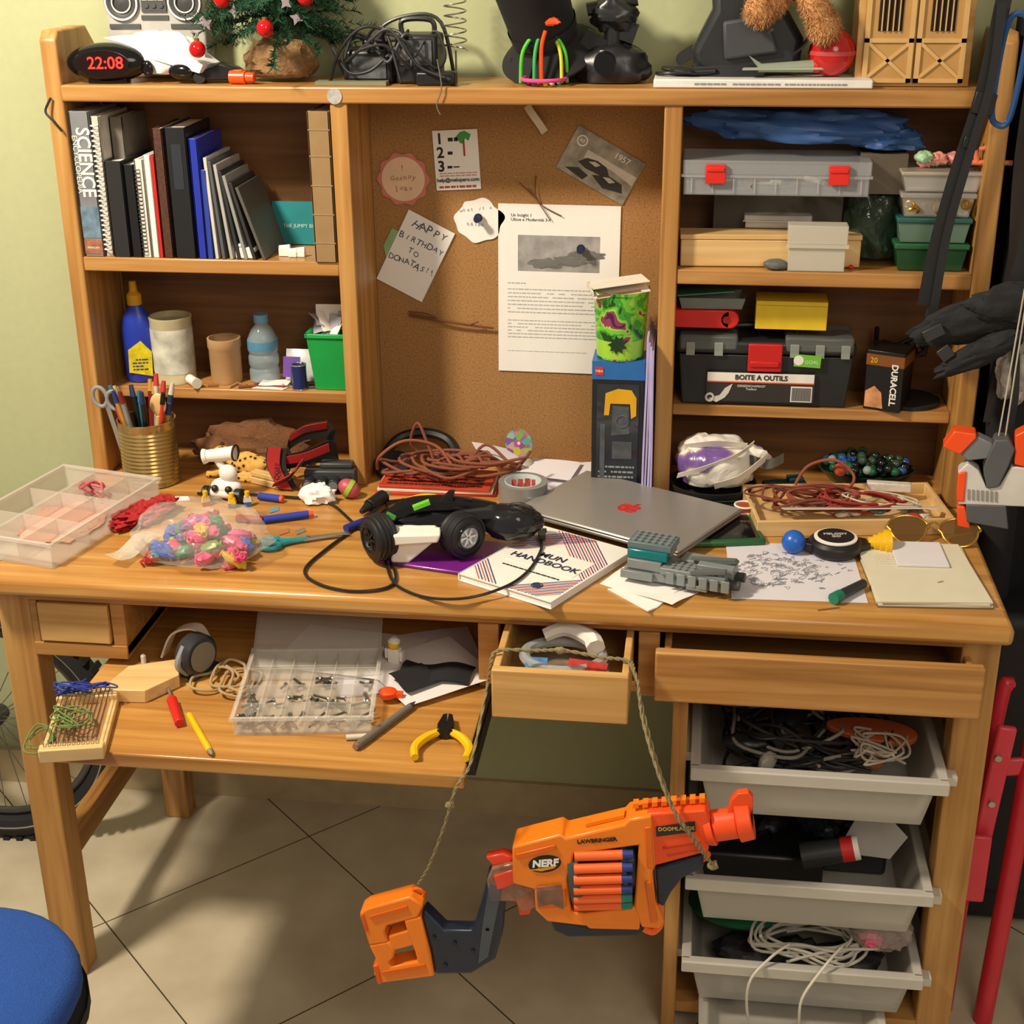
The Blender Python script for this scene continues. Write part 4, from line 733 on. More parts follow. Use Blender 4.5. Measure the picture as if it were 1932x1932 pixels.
def tub(name,label,loc,w,d,h,m,lid):
    o=thing(name,label,'food box',loc);add('box_body',hollow(w*.9,d*.9,h*.8,.002,w,d),m,o,bevel=.002);add('lid',[bx(-w/2-.003,w/2+.003,-d/2-.003,d/2+.003,h*.8,h)],lid,o,bevel=.002);return o
GT=M('#2b5f5a',.3,alpha=.9)
tub('food_box','green lidded plastic box holding small parts',(.430,.06,ZS+.001),.105,.08,.042,M('#1f4a2c',.3,alpha=.85),M('#2a6240',.3,alpha=.9))
tub('food_box','clear plastic box with teal lid on the stack',(.430,.06,ZS+.044),.105,.08,.038,M('#6d8a78',.3,alpha=.75),GT)
o=tub('food_box','clear plastic box holding gold coloured pieces',(.432,.06,ZS+.083),.105,.08,.036,CLEAR,CLEAR2)
tub('food_box','clear lidded box topping the stack',(.435,.06,ZS+.121),.115,.085,.030,CLEAR2,M('#c9bfae',.3,alpha=.55))
for i in range(22):
    random.seed(i+500);add('gold_bead',[ring((0,0,0),.006,.0026,12)],M('#b58a2c',.25,metal=.9),None,'gold coloured ring in the clear box','ring','gold rings in the box',loc=(.432+random.uniform(-.042,.042),.045+random.uniform(-.028,.028),ZS+.090+random.uniform(0,.016)),rot=(random.uniform(0,3),random.uniform(0,3),0))
for i in range(8):
    random.seed(i+530);add('craft_lump',blob((0,0,0),(.013,.011,.009),i,.4,flat=False,n=18),M(['#e2968a','#9ac49a','#d98a8a','#b8d4b0'][i%4],.5),None,'pastel modelling lump on top of the stack','craft piece','pastel craft lumps',loc=(.432+random.uniform(-.035,.045),.05+random.uniform(-.02,.02),ZS+.160+random.uniform(0,.012)))
o=thing('toy_aeroplane','salmon pink plastic rod cross on the stack','toy',(.482,.02,ZS+.165));add('rod',[cone((-.035,0,.0),(.05,0,0),.004),cone((0,0,-.0),(-.01,0,.035),.004),cone((.0,-.005,.02),(.035,-.005,.028),.0035)],M('#e07a52',.4),o)
add('bead',ball((0,0,.004),.004),RED,None,'tiny red bead on the shelf','bead',loc=(.312,.02,ZS+.001))

# ================================================================ right middle shelf
o=thing('toolbox','black plastic toolbox with red latch and white label','toolbox',(.193,.095,Z2))
add('body',[hollow(.262,.08,.085,.004,.276,.088)],M('#1d2022',.45),o,bevel=.003)
add('lid',[bx(-.142,.142,-.046,.046,.086,.108)],M('#222527',.4),o,bevel=.006)
adds('clear_compartment',[bx(-.138,-.045,-.047,.04,.092,.117),bx(.03,.138,-.047,.04,.092,.117)],M('#7a807c',.2,alpha=.5,var=0),o,bevel=.004)
add('compartment_clip',[bx(x-.007,x+.007,-.050,-.046,.084,.106) for x in(-.12,-.075,.045,.085,.125)],M('#a9afaa',.25,alpha=.6,var=0),o,bevel=.001)
add('carry_handle',[tube([(-.05,0,.108),(-.045,0,.122),(.045,0,.122),(.05,0,.108)],.005)],BLK,o)
add('latch',[bx(-.028,.026,-.052,-.045,.06,.106),bx(-.024,.022,-.055,-.050,.068,.078)],M('#c41a1a',.4),o,bevel=.002)
add('front_label',bx(-.092,.080,-.0475,-.045,.008,.057),M('#2b2a28',.5),o)
add('label_band',[bx(-.091,.079,-.0485,-.0475,.042,.0565)],M('#e6e2da',.6),o);add('label_border',bx(-.091,.079,-.0487,-.0476,.0400,.0422),M('#d8582a',.6),o)
text('BOITE A OUTILS',.0115,o,(-.005,-.0492,.049),m=INK,bold=.0003);text('GEREEDSCHAPSKIST\nToolbox',.005,o,(-.02,-.0482,.032),m=WHT)
add('wrench_print',[prism([(-.088,.012),(-.07,.018),(-.062,.030),(-.05,.038),(-.056,.022),(-.062,.014),(-.075,.006)],-.0485,-.0475,'xz'),ring((-.086,-.048,.014),.006,.002,20,'y')],M('#c9c6bf',.5),o)
add('barcode_field',bx(.043,.077,-.048,-.0475,.010,.036),WHT,o);add('barcode',[bx(.045+.0022*i,.046+.0022*i,-.0488,-.0480,.012,.034) for i in range(14)],INK,o)
add('sticker',box((.066,-.0510,.080),(.042,.001,.02),ry=R(3)),M('#6fbb3a',.5),o);add('sticker_ball',cone((.052,-.0520,.081),(.052,-.0515,.081),.008),WHT,o);text('GOAL',.008,o,(.073,-.0520,.078),m=WHT)
o=thing('pencil_case','red rounded plastic case on the toolbox','case',(.098,.085,Z2+.1265),(0,0,0));add('case_body',[bx(-.052,.035,-.03,.03,0,.03),cone((.035,-.03,.015),(.035,.03,.015),.015)],M('#d3231c',.35),o,bevel=.002);add('clasp',cone((.03,-.032,.015),(.03,-.0295,.015),.006),M('#8f120f',.4),o)
o=thing('small_tray','grey plastic parts tray on the red case','tray',(.103,.085,Z2+.158),(0,0,R(2)));add('tray_body',hollow(.095,.055,.018,.002,.105,.062),M('#8a918c',.3,alpha=.6),o);add('tray_lid',box((-.01,0,.024),(.09,.05,.002),0,0,R(-5)),M('#4a8a70',.4),o)
o=thing('yellow_box','plain yellow cardboard box on the toolbox','box',(.230,.085,Z2+.1275),(0,0,R(-1)));add('carton',bx(-.056,.056,-.03,.03,0,.046),M('#e0c020',.55),o,bevel=.001);add('lid_fold',bx(-.0562,.0562,-.0303,.03,.0385,.0395),M('#b8960c',.6),o)
o=thing('battery_pack','black and copper battery multipack box','battery box',(.392,.075,Z2),(0,0,R(-22)))
add('carton',bx(-.03,.03,-.03,.03,0,.098),M('#141212',.35),o,bevel=.001);add('copper_band',bx(-.0305,.0305,-.0305,.0305,.074,.092),M('#8a5426',.4,metal=.3),o)
text('DURACELL',.014,o,(.016,-.0312,.045),(pi/2,pi/2,0),WHT,bold=.0004);text('20',.012,o,(-.018,-.0312,.082),m=YEL);add('picture',prism([(-.028,.004),(.002,.004),(-.002,.03),(-.014,.04),(-.028,.03)],-.031,-.0303,'xz'),M('#c98a5c',.5,var=.4,sc=60),o)
add('cable_bundle',tube(coil((.41,.120,Z2+.095),(.045,.012,.025),16,77,3),.004),BLK,None,'bundle of black cable on the middle shelf','cable')
add('lid',xf(lathe([(0,0),(.05,0),(.05,.006),(0,.006)],n=36),(0,0,0)),BLKM,None,'round black lid lying on the middle shelf','lid',loc=(.43,.10,Z2))

# ================================================================ top of hutch
ZT=1.3995
o=thing('alarm_clock','oval black alarm clock with red digits','clock',(-.846,.032,ZT),(0,0,R(6)))
add('case',[ball((0,0,.030),(.064,.026,.030),36),bx(-.03,.03,-.012,.012,0,.008)],BLKG,o);add('display',xf(lathe([(0,-.0268),(.020,-.0262),(.0203,-.024)],(0,0,0),36,'y'),(0,0,.030)),M('#1a0506',.1),o)
o.children[-1].scale=(2,1,1)
text('22:08',.0255,o,(.004,-.0283,.031),m=M('#ff2418',.5,emit=3.2,var=0),name='digits',bold=.0002)
o=thing('toy_boombox','white and black toy stereo with round speakers','stereo',(-.79,.125,ZT),(0,0,R(2)))
add('case',bx(-.08,.08,-.02,.02,.0,.15),M('#b0aea8',.4),o,bevel=.004)
for x in(-.052,.05):
    add('speaker',[lathe([(.028,-.021),(.028,-.024),(.022,-.025),(.014,-.021),(.006,-.023),(0,-.0235)],(x,0,.114),32,'y')],DGR,o);add('speaker_ring',ring((x,-.0245,.114),.0255,.0018,32,'y'),WHT,o);add('speaker_ring',ring((x,-.0245,.114),.015,.0012,32,'y'),WHT,o)
add('front_detail',[bx(-.02,.02,-.023,-.02,.10,.145),bx(-.022,.022,-.022,-.02,.088,.095),bx(-.075,-.025,-.0225,-.02,.075,.082),bx(.025,.075,-.0225,-.02,.075,.082)]+[cone((-.012+.012*i,-.025,.11),(-.012+.012*i,-.022,.11),.004) for i in range(3)],M('#4a4b4d',.4),o);add('lettering_strip',lines(-.018,.018,.115,.14,3,-.0235,6,.4),WHT,o)
o=thing('toy_helmet','white moulded toy visor with black lens','toy',(-.765,.062,ZT),(0,0,R(-10)))
add('shell',[blob((0,0,.034),(.066,.032,.040),61,.25,1.8,n=44),prism([(-.05,.058),(-.085,.066),(.02,.070),(.085,.028),(.078,.016),(.0,.035)],-.034,.022,'xz')],M('#e4e5e8',.35),o,bevel=.002)
adds('lens',[ball((.045,-.030,.018),(.022,.01,.012)),ball((-.01,-.036,.022),(.010,.006,.012))],BLKG,o)
o=thing('toy_car','low black toy racing car','toy',(-.672,.045,ZT),(0,0,R(8)))
add('car_body',[prism([(-.045,.004),(-.045,.014),(-.02,.02),(.005,.03),(.03,.022),(.045,.012),(.045,.004)],-.016,.016,'xz')],BLK,o,bevel=.003);adds('wheel',[cone((x,-.02,.009),(x,.02,.009),.009) for x in(-.028,.028)],BLKM,o)
o=thing('toy_blaster_tip','bright orange plastic toy nozzle','toy',(-.630,.022,ZT),(0,0,R(-5)));add('nozzle',[cone((-.018,0,.010),(.008,0,.010),.010),cone((.008,0,.010),(.022,0,.010),.008,.007),bx(-.012,.004,-.006,.006,.016,.021)],ORR,o,bevel=.001)
# tree
o=thing('christmas_tree','small artificial Christmas tree in a burlap sack','christmas tree',(-.580,.080,ZT))
add('sack',[blob((0,0,.028),(.055,.044,.040),71,.2,2.2,n=40),lathe([(.02,.055),(.016,.063),(.024,.073),(.021,.074)],n=24)],M('#8a6a45',.95,var=.25,sc=180,bump=.8),o)
add('sack_tie',ring((0,0,.063),.018,.003),M('#a3855a',.9),o);add('trunk',cone((0,0,.05),(0,0,.27),.005,.003),M('#3b2a18',.9),o)
random.seed(99);V=[];F=[]
for b in range(170):
    z0=.078+.19*(b/170)**1.1;L=(.15-.10*(b/170))*random.uniform(.75,1.1);a=b*2.39996;up=random.uniform(-.2,.2)
    d=Vector((math.cos(a),math.sin(a)*.55,up)).normalized();p0=Vector((0,0,z0))
    u,w_=frame(d)
    for k in range(95):
        t=random.uniform(.08,1);p=p0+d*(L*t)+Vector((0,0,-.022*t*t));q_=random.uniform(0,6.28);nd=(d*.5+u*math.cos(q_)+w_*math.sin(q_)).normalized();ln=random.uniform(.010,.018);s=d.cross(nd).normalized()*.0013
        i=len(V);V+=[p-s,p+s,p+nd*ln];F.append((i,i+1,i+2))
V=[Vector((v.x,min(v.y,.078),max(v.z,.012))) for v in V]
add('foliage',(V,F),M('#0d4227',.85,var=.35,sc=18),o,kind='stuff',norm=False)
for i,(x,y,z) in enumerate(((-.062,-.085,.125),(.066,-.085,.128),(.002,-.088,.084),(-.112,-.07,.052),(-.14,-.05,.135),(.02,-.08,.16))):
    b=thing('bauble','shiny red bauble hanging on the Christmas tree','bauble',(-.580+x,.080+y,ZT+z),(0,0,0),'red baubles');add('glass_ball',ball((0,0,0),.0128,24),M('#c8141a',.1,metal=.2),b);add('bauble_cap',cone((0,0,.011),(0,0,.016),.004),M('#b89a4a',.3,metal=.9),b)
for i,(x,z) in enumerate(((-.045,.108),(.05,.098),(.035,.12),(-.09,.09))):
    add('tree_star',prism([((.005 if k%2 else .011)*math.cos(k*pi/4),(.005 if k%2 else .011)*math.sin(k*pi/4)) for k in range(8)],0,.0015,'xz'),M('#a99aa4',.3,metal=.5),None,'small silver star ornament on the tree','ornament','star ornaments',loc=(-.580+x,-.004,ZT+z),rot=(0,R(20*i),0))
# electronics
o=thing('game_controller','black joystick console with trailing cables','electronics',(-.395,.07,ZT))
add('console',[bx(-.078,.0,-.035,.035,0,.050),bx(.005,.070,-.038,.03,0,.072),bx(-.05,-.01,-.02,.02,.05,.066)],M('#1c1c20',.4),o,bevel=.006);add('panel',[bx(-.068,-.01,-.037,-.035,.008,.040),bx(.012,.062,-.040,-.038,.028,.064)],M('#55585c',.4,var=.5,sc=90),o)
adds('dial',[cone((.022+.022*i,-.044,.044),(.022+.022*i,-.040,.044),.009) for i in range(2)],M('#a5a7a9',.3,metal=.6),o);add('handle',tube([(.01,0,.07),(.012,0,.09),(.055,0,.09),(.06,0,.07)],.004),BLK,o)
for i in range(4):
    add('cable',tube(coil((-.43+.02*i,.03,ZT+.045),(.06,.03,.038),14,i+600,1.7),.0024),M(['#15151a','#1d1d20','#3a3b3e'][i%3],.5),None,'tangled dark cable on top of the hutch','cable','cables on the hutch top')
add('cable',tube([(-.49,.02,ZT+.004),(-.47,.01,ZT+.05),(-.43,.005,ZT+.085),(-.38,.01,ZT+.07),(-.35,.005,ZT+.03),(-.30,.0,ZT+.01)],.0026),BLK,None,'looping black cable in front of the console','cable','cables on the hutch top')
add('power_brick',bx(-.03,.03,-.014,.014,0,.02),BLK,None,'black mains adapter with small white label','adapter',loc=(-.325,.025,ZT),bevel=.003)
add('ruler',bx(-.055,.055,-.012,.012,0,.006),M('#7b7a5e',.5),None,'flat grey green strip on the hutch edge','strip',loc=(-.455,.018,ZT))
pts=[(.017*math.cos(t*.7),.017*math.sin(t*.7),.0+t*.0016) for t in range(75)]
add('wire_spring',[tube(pts,.0012,6,2),cone((0,0,-.045),(0,0,.0),.0015)],M('#a09c90',.3,metal=.9),None,'tall coiled metal wire spring','spring',loc=(-.305,.085,ZT+.045),rot=(0,0,0))
add('wire_arch',tube([(-.08,0,-.01),(-.07,0,.06),(-.02,0,.085),(.03,0,.075),(.05,0,-.01)],.003),M('#2a2a2c',.4),None,'bent black wire arch behind the electronics','wire',loc=(-.36,.10,ZT+.01))
# hat
o=thing('top_hat','black felt hat leaning against the wall','hat',(-.165,.09,ZT+.060),(R(28),R(-14),0))
add('crown',lathe([(0,.0),(.050,.0),(.050,.01),(.056,.11),(.05,.116),(0,.116)],n=40),M('#141316',.85),o)
add('brim',lathe([(.045,.008),(.065,-.012),(.078,-.024),(.074,-.030),(.06,-.022),(.045,-.002)],n=40),M('#161518',.85),o);add('hat_band',lathe([(.0515,.012),(.0535,.03)],n=40),BLKM,o)
add('black_cloth',blob((0,0,.02),(.07,.035,.035),66,.25,1.8),M('#121215',.9),None,'soft black fabric heap under the hat','cloth',loc=(-.150,.095,ZT+.0))
for i,(c,r,y,a) in enumerate((('#55c23a',.035,.0,10),('#c9d13a',.030,.012,-25),('#3aa85a',.026,.008,60),('#e04a8a',.033,-.002,0))):
    if i<3:g=tube([(-r,0,0),(-r*.9,0,.045),(-r*.3,0,.072),(r*.3,0,.072),(r*.9,0,.045),(r,0,0)],.0028)
    else:g=ring((0,0,.006),r,.003)
    add('pipe_cleaner',g,M(c,.9),None,'bent fuzzy craft pipe cleaner standing on the hutch','pipe cleaner','pipe cleaners',loc=(-.163,y+.035,ZT+.003),rot=(0,0,R(a)))
add('feather_pen',[tube([(0,0,0),(.0,0,.05),(.006,0,.075)],.003),blob((.014,0,.088),(.014,.004,.006),3,.3,flat=False,n=18)],ORR,None,'orange tipped craft stick above the pipe cleaners','craft stick',loc=(-.165,.02,ZT+.004))
for i,c in enumerate(('#e04a8a','#c9922a','#d8d23a','#7a4ab0','#c9c2b0','#d8582a','#3aa85a')):
    random.seed(i+1400);add('craft_bead',ball((0,0,.004),.004,12),M(c,.4),None,'tiny coloured bead under the pipe cleaners','bead','craft beads',loc=(-.165+random.uniform(-.03,.03),.02+random.uniform(-.012,.03),ZT))
o=thing('camera_gimbal','black camera stabiliser standing on the hutch','camera mount',(-.062,.08,ZT))
add('base',[blob((0,0,.022),(.058,.038,.038),81,.15,n=36),cone((0,0,.03),(0,0,.08),.014),box((-.02,0,.05),(.06,.02,.03),0,0,R(30))],M('#1b1b1f',.35),o);add('head',[blob((.0,0,.098),(.036,.025,.026),82,.2,flat=False,n=32),cone((-.04,0,.105),(.035,0,.12),.010),box((.02,0,.075),(.03,.02,.03),0,0,R(20))],M('#1e1f22',.3),o);add('lens',[cone((-.01,-.028,.03),(-.01,-.045,.03),.018,.016)],BLKG,o)
o=thing('slide_viewer','black moulded virtual reality headset','headset',(.135,.085,ZT+.016))
add('shell',[prism([(-.07,.0),(-.08,.03),(-.05,.09),(-.055,.14),(.04,.15),(.06,.09),(.085,.05),(.08,.0)],-.04,.03,'xz')],M('#25272b',.35),o,bevel=.012)
add('face_pad',[prism([(-.03,.02),(-.035,.075),(.03,.085),(.05,.03)],-.050,-.04,'xz')],M('#3a3d41',.6),o,bevel=.006)
add('head_strap',[ribbon([(-.078,-.02,.03),(-.10,-.03,.015),(-.09,-.04,.0),(-.03,-.045,.003),(.03,-.045,.0)],.022,up=(0,.5,1)),ribbon([(.07,-.04,.03),(.09,-.045,.05),(.10,-.04,.09)],.022,up=(0,1,.2))],BLKM,o)
add('white_case',[bx(-.16,.157,-.04,.04,0,.0125)],M('#e2e0dc',.4),None,'long flat white plastic case on the hutch edge','case',loc=(.163,.042,ZT),bevel=.002)
add('printed_text',lines(-.1,.12,.004,.008,1,-.0405,33,.6),GRY,bpy.data.objects['white_case'])
add('cable',tube(wander((.06,.045,ZT+.02),(.05,.02,.006),10,700),.003),BLK,None,'black cord heaped on the white case','cable','cables on the hutch top')
o=thing('toy_plane','grey toy aeroplane with red nose','toy',(.185,.03,ZT+.0145),(0,0,R(8)))
add('fuselage',[cone((-.03,0,.012),(.05,0,.014),.006,.009),prism([(-.03,.012),(-.045,.03),(-.025,.018)],-.001,.001,'xz')],M('#8f9a86',.4),o);add('wing',[prism([(-.055,-.010),(.075,-.012),(.08,-.004),(-.05,.002)],.010,.013)],M('#a3ab9a',.4),o,);add('nose',ball((.055,0,.014),.010),RED,o)
o=thing('red_ball_toy','glossy red round toy with white band','toy',(.262,.05,ZT+.013));add('ball',ball((0,0,.034),.034,32),M('#bf1c1e',.15),o);add('band',lathe([(.0345,.031),(.0348,.034),(.0345,.037)],n=40),M('#c04a4a',.3),o)
TED=M('#c4925f',.98,var=.2,sc=90,bump=.9)
o=thing('teddy_bear','tan plush teddy bear sitting above the headset','soft toy',(.200,.040,ZT+.115))
tg=[blob((0,.02,.06),(.045,.03,.05),91,.1,flat=False,n=24),tube([(-.01,.0,.03),(-.03,-.015,.005),(-.045,-.02,-.005)],lambda t:.022),tube([(.01,0,.03),(.03,-.02,.0),(.045,-.02,-.030)],lambda t:.021),tube([(-.03,.01,.085),(-.06,.0,.06),(-.07,-.01,.04)],.014),tube([(.03,.01,.085),(.06,.0,.06),(.065,-.01,.03)],.014),ball((0,.01,.125),(.036,.03,.032)),ball((-.047,-.022,-.006),.023,16),ball((.046,-.022,-.030),.023,16)]
add('body',tg,TED,o);add('fur',fur(tg,16000,.009,.0008,4),M('#d0a06c',.95,var=.25,sc=120),o,kind='stuff',norm=False)
adds('ear',[ball((-.028,.01,.152),(.012,.006,.012)),ball((.028,.01,.152),(.012,.006,.012))],TED,o);add('muzzle',ball((0,-.018,.118),(.014,.01,.011)),M('#dcb488',.95),o);adds('eye',[ball((-.012,-.019,.132),.003),ball((.012,-.019,.132),.003)],BLKG,o)
# wooden house
o=thing('wooden_stable','pale wooden toy stable with barred double doors','toy house',(.378,.085,ZT),(0,0,R(0)))
add('house_box',[bx(-.082,.082,-.045,.045,0,.17),bx(-.086,.086,-.05,.05,.155,.165)],WP,o,bevel=.001)
DW=M('#b98e50',.6,var=.1);FRM=M('#cfa869',.5,var=.08)
for s in(-1,1):
    x=.0+s*.037
    d=add('door',[bx(x-.035,x+.035,-.050,-.046,.006,.145)],DW,o)
    add('door_frame',[bx(x-.035,x-.028,-.053,-.05,.006,.145),bx(x+.028,x+.035,-.053,-.05,.006,.145),bx(x-.035,x+.035,-.053,-.05,.006,.012),bx(x-.035,x+.035,-.053,-.05,.139,.145),bx(x-.035,x+.035,-.053,-.05,.062,.068),box((x,-.0515,.037),(.075,.002,.005),ry=R(40)),box((x,-.0515,.037),(.075,.002,.005),ry=R(-40))],FRM,d)
    add('window_opening',bx(x-.017,x+.017,-.0512,-.0502,.078,.124),M('#1c120a',.9),d)
    add('window_bar',[cone((x-.012+.008*k,-.053,.078),(x-.012+.008*k,-.053,.124),.0011,n=8) for k in range(4)],FRM,d)

# ================================================================ right side hanging things
o=thing('webbing_strap','long black webbing strap hanging down the hutch','strap',(.49,-.03,1.40))
add('strap',[ribbon([(-.005,0,.14),(-.02,-.0,.0),(-.045,-.0,-.12),(-.062,0,-.22),(-.07,0,-.31)],.0016,.022,up=(0,1,0)),ribbon([(-.01,-.01,.12),(-.012,-.012,.02),(-.03,-.012,-.08),(-.05,-.01,-.2),(-.058,-.01,-.31),(-.068,-.008,-.318)],.0016,.012,up=(0,1,0))],BLKM,o)
adds('buckle',[box((-.018,-.006,-.015),(.03,.006,.03),0,0,R(10)),box((-.03,-.006,-.07),(.022,.005,.016),0,0,R(12))],BLK,o,bevel=.001)
add('carabiner',tube([(-.012,0,.06),(-.012,0,-.05),(0,0,-.075),(.016,0,-.06),(.018,0,.05),(.008,0,.075)],.0045,closed=True),M('#2a5590',.3,metal=.3),None,'long blue metal carabiner clipped at the hutch side','carabiner',loc=(.50,-.03,1.43),rot=(0,R(4),0))
o=thing('toy_holster','black padded harness hanging beside the hutch','harness',(.50,-.06,1.08))
add('pad',[xf(blob((0,0,0),(.105,.012,.030),101,.25,2.,flat=False,n=44),ry=R(-16)),xf(blob((-.02,-.01,-.045),(.07,.014,.018),102,.3,2.,flat=False,n=36),ry=R(-28)),xf(blob((.05,-.01,.02),(.07,.014,.03),103,.3,2.,flat=False,n=36),ry=R(-10))],M('#15161a',.8,bump=.5,sc=80),o)
adds('strap',[ribbon([(.03,0,.0),(.05,-.005,.12),(.06,0,.3)],.002,.02,up=(0,1,0)),ribbon([(.05,0,-.02),(.06,-.005,-.12),(.055,0,-.2)],.002,.012,up=(0,1,0))],BLKM,o)
adds('buckle',[box((-.07,-.015,-.02),(.03,.006,.018),0,0,R(-30)),box((-.05,-.018,-.05),(.02,.005,.02),0,0,R(-40))],M('#2d2f32',.4),o,bevel=.001)
o=thing('black_coat','long black coat hanging on the wall beside the desk','coat',(.735,.085,.545))
V,F=sheet(.41,1.50,lambda x,y:.02*math.sin(x*40)+.012*math.sin(x*75+y*4),nx=44,ny=24,t=.02)
add('coat_body',xf((V,F),(0,0,.205),rx=pi/2),M('#111014',.9),o);adds('sleeve',[tube([(-.15,-.05,.85),(-.17,-.07,.5),(-.16,-.08,.2),(-.15,-.07,-.1)],lambda t:.035-.01*t,12),tube([(.05,-.03,.8),(.03,-.06,.4),(.02,-.06,.0)],lambda t:.05-.01*t,12)],M('#141317',.9),o)
add('collar',ring((0,-.02,.93),.06,.02,sq=.5),M('#141317',.9),o)
for i,(x,c,z,r) in enumerate(((.545,'#2c2320',1.15,.02),(.575,'#1a1a1f',1.12,.026),(.60,'#3a3733',1.2,.016),(.565,'#1d1c20',.80,.03),(.555,'#2a2826',1.30,.014))):
    add('belt',ribbon([(0,0,.42),(.006,.0,.2),(-.004,0,.0),(.004,0,-.25)],.002,r,up=(0,1,0)) if i%2 else ribbon([(0,-.004,.40),(-.006,.0,.15),(.006,0,-.05),(-.004,0,-.25)],r,.002,up=(1,0,0)),M(c,.6),None,'dark belt hanging on the wall beside the hutch','belt','hanging belts',loc=(x,-.005+.005*i,z))
# hanging toy pistol
def gunprism(poly,y0,y1,s,ox,oy):return prism([((a-ox)*s,-(b-oy)*s) for a,b in poly],y0,y1,'xz')
o=thing('toy_pistol','orange grey and white foam dart pistol hanging beside the desk','toy gun',(.517,-.12,.852),(0,0,R(-8)))
s=.00082;G=lambda poly,a,b:gunprism(poly,a,b,s,1860,880)
adds('slide',[G([(1815,868),(1830,850),(1850,862),(1868,895),(1890,890),(1905,850),(1940,850),(1945,925),(1822,932)],-.014,.014)],M('#cfccc6',.4),o,bevel=.002)
adds('grip',[G([(1862,835),(1872,800),(1895,798),(1908,815),(1900,850),(1888,890),(1868,895),(1858,860)],-.018,.018),G([(1835,930),(1905,925),(1915,972),(1840,965)],-.016,.016)],M('#54565b',.5),o,bevel=.002)
adds('muzzle',[G([(1783,822),(1800,790),(1838,792),(1840,800),(1815,835)],-.016,.016),G([(1815,870),(1830,865),(1832,925),(1818,925)],-.0165,.0165),G([(1905,790),(1935,770),(1935,850),(1910,845)],-.015,.015),G([(1820,935),(1834,935),(1850,980),(1825,975)],-.015,.015)],ORR,o,bevel=.002)
add('barrel',[G([(1815,835),(1842,798),(1870,810),(1868,838),(1830,846)],-.013,.013)],M('#74777b',.4),o,bevel=.002)
add('slide_groove',[G([(1835+8*k,900),(1839+8*k,900),(1841+8*k,920),(1837+8*k,920)],-.0155,-.0135) for k in range(7)],M('#8d8b86',.4),o)
add('cord',[tube([(0,0,.0),(.005,0,.11),(.01,0,.23)],.0012),tube([(.01,0,.0),(.012,0,.11),(.015,0,.23)],.0012)],M('#b9b2a0',.8),None,'thin pale cord holding the hanging toy pistol','cord',loc=(.532,-.12,.91))
add('cloth_pouch',blob((0,0,0),(.03,.02,.05),110,.3,flat=False),M('#a9a49d',.7,var=.5,sc=60),None,'small white and black cloth pouch hanging on a cord','pouch',loc=(.565,-.04,.995))
# suitcase and red frame on right
o=thing('suitcase','black upright suitcase standing beside the desk','suitcase',(.70,-.02,0))
add('shell',bx(-.165,.17,-.06,.06,.01,.60),M('#17171b',.6,bump=.3,sc=90),o,bevel=.02);adds('zip',[bx(-.166,.171,-.012,-.008,.02,.59)],M('#2c2c30',.4,metal=.3),o);adds('wheel',[cone((x,-.045,.012),(x,-.025,.012),.012) for x in(-.13,.13)],BLKM,o);add('pocket',bx(-.13,.14,-.075,-.055,.08,.32),M('#1d1d22',.7),o,bevel=.01)
o=thing('folding_frame','red painted folding metal frame leaning beside the desk','frame',(.60,-.30,0))
RF=M('#c8283a',.35)
adds('frame_tube',[tube([(-.075,0,.0),(-.065,.02,.30),(-.04,.06,.545),(-.03,.065,.56)],.011,10,8),tube([(-.02,-.02,.0),(-.005,0,.30),(.01,.04,.55)],.015,10,8),tube([(.06,-.02,.0),(.06,0,.3),(.055,.04,.6)],.012,10,8)],RF,o)
adds('bracket',[box((-.05,.0,.40),(.028,.012,.26),0,0,R(4)),box((-.015,.02,.45),(.05,.01,.03),0,0,R(-8)),box((-.06,-.02,.29),(.03,.01,.12))],M('#d83a4c',.35),o,bevel=.004)
adds('bolt',[cone((-.05,-.012,z),(-.05,-.004,z),.005) for z in(.32,.40,.48)],SIL,o)

# ================================================================ storage bins
def bin_(z,label,dy=0,h=.085,x=.278,w=.335):
    o=thing('storage_bin',label,'storage bin',(x,-.215+dy,z),group='storage bins in the desk')
    m=M('#c4c0b6',.3,alpha=.60,var=.02)
    add('bin_body',hollow(w-.035,.40,h,.003,w,.42),m,o,bevel=.006)
    add('rim',[bx(-w/2-.012,w/2+.012,-.222,-.208,h-.008,h),bx(-w/2-.012,w/2+.012,.206,.212,h-.008,h),bx(-w/2-.012,-w/2+.002,-.215,.21,h-.008,h),bx(w/2-.002,w/2+.012,-.215,.21,h-.008,h),bx(-w/2-.012,w/2+.012,-.223,-.219,h-.02,h)],M('#cfcbc1',.35,alpha=.75,var=.02),o,bevel=.002);return o
bin_(.432,'translucent white plastic bin full of black cables',-.01);bin_(.235,'translucent white plastic bin holding dark gadgets');bin_(.083,'translucent white plastic bin with white cable and toys')
o=bin_(.0505,'low white plastic bin on the cabinet base',-.08,.022,.27,.26)
for i in range(10):
    add('cable',tube(coil((.27+.04*(i%3-1),-.29,.480+.010*(i%4)),(.10,.09,.020),18,800+i,2.5),.0028),M(['#16161a','#1e1e22','#2a2320','#8f8a80','#141418'][i%5],.5),None,'coiled cable lying in the top bin','cable','cables in the top bin')
for i,(x,y,c,sx,lb) in enumerate(((.18,-.33,'#1e1f22',.035,'black'),(.25,-.25,'#26282d',.04,'black'),(.36,-.35,'#a8622a',.028,'orange'),(.34,-.28,'#3b3d40',.03,'grey'),(.21,-.38,'#a4a096',.018,'white'))):
    add('charger',[blob((0,0,0),(sx,sx*.55,.014),i+5,.15,flat=False,n=24)],M(c,.4),None,'%s charger lying in the top bin'%lb,'charger','chargers in the top bin',loc=(x,y,.495),rot=(0,0,i))
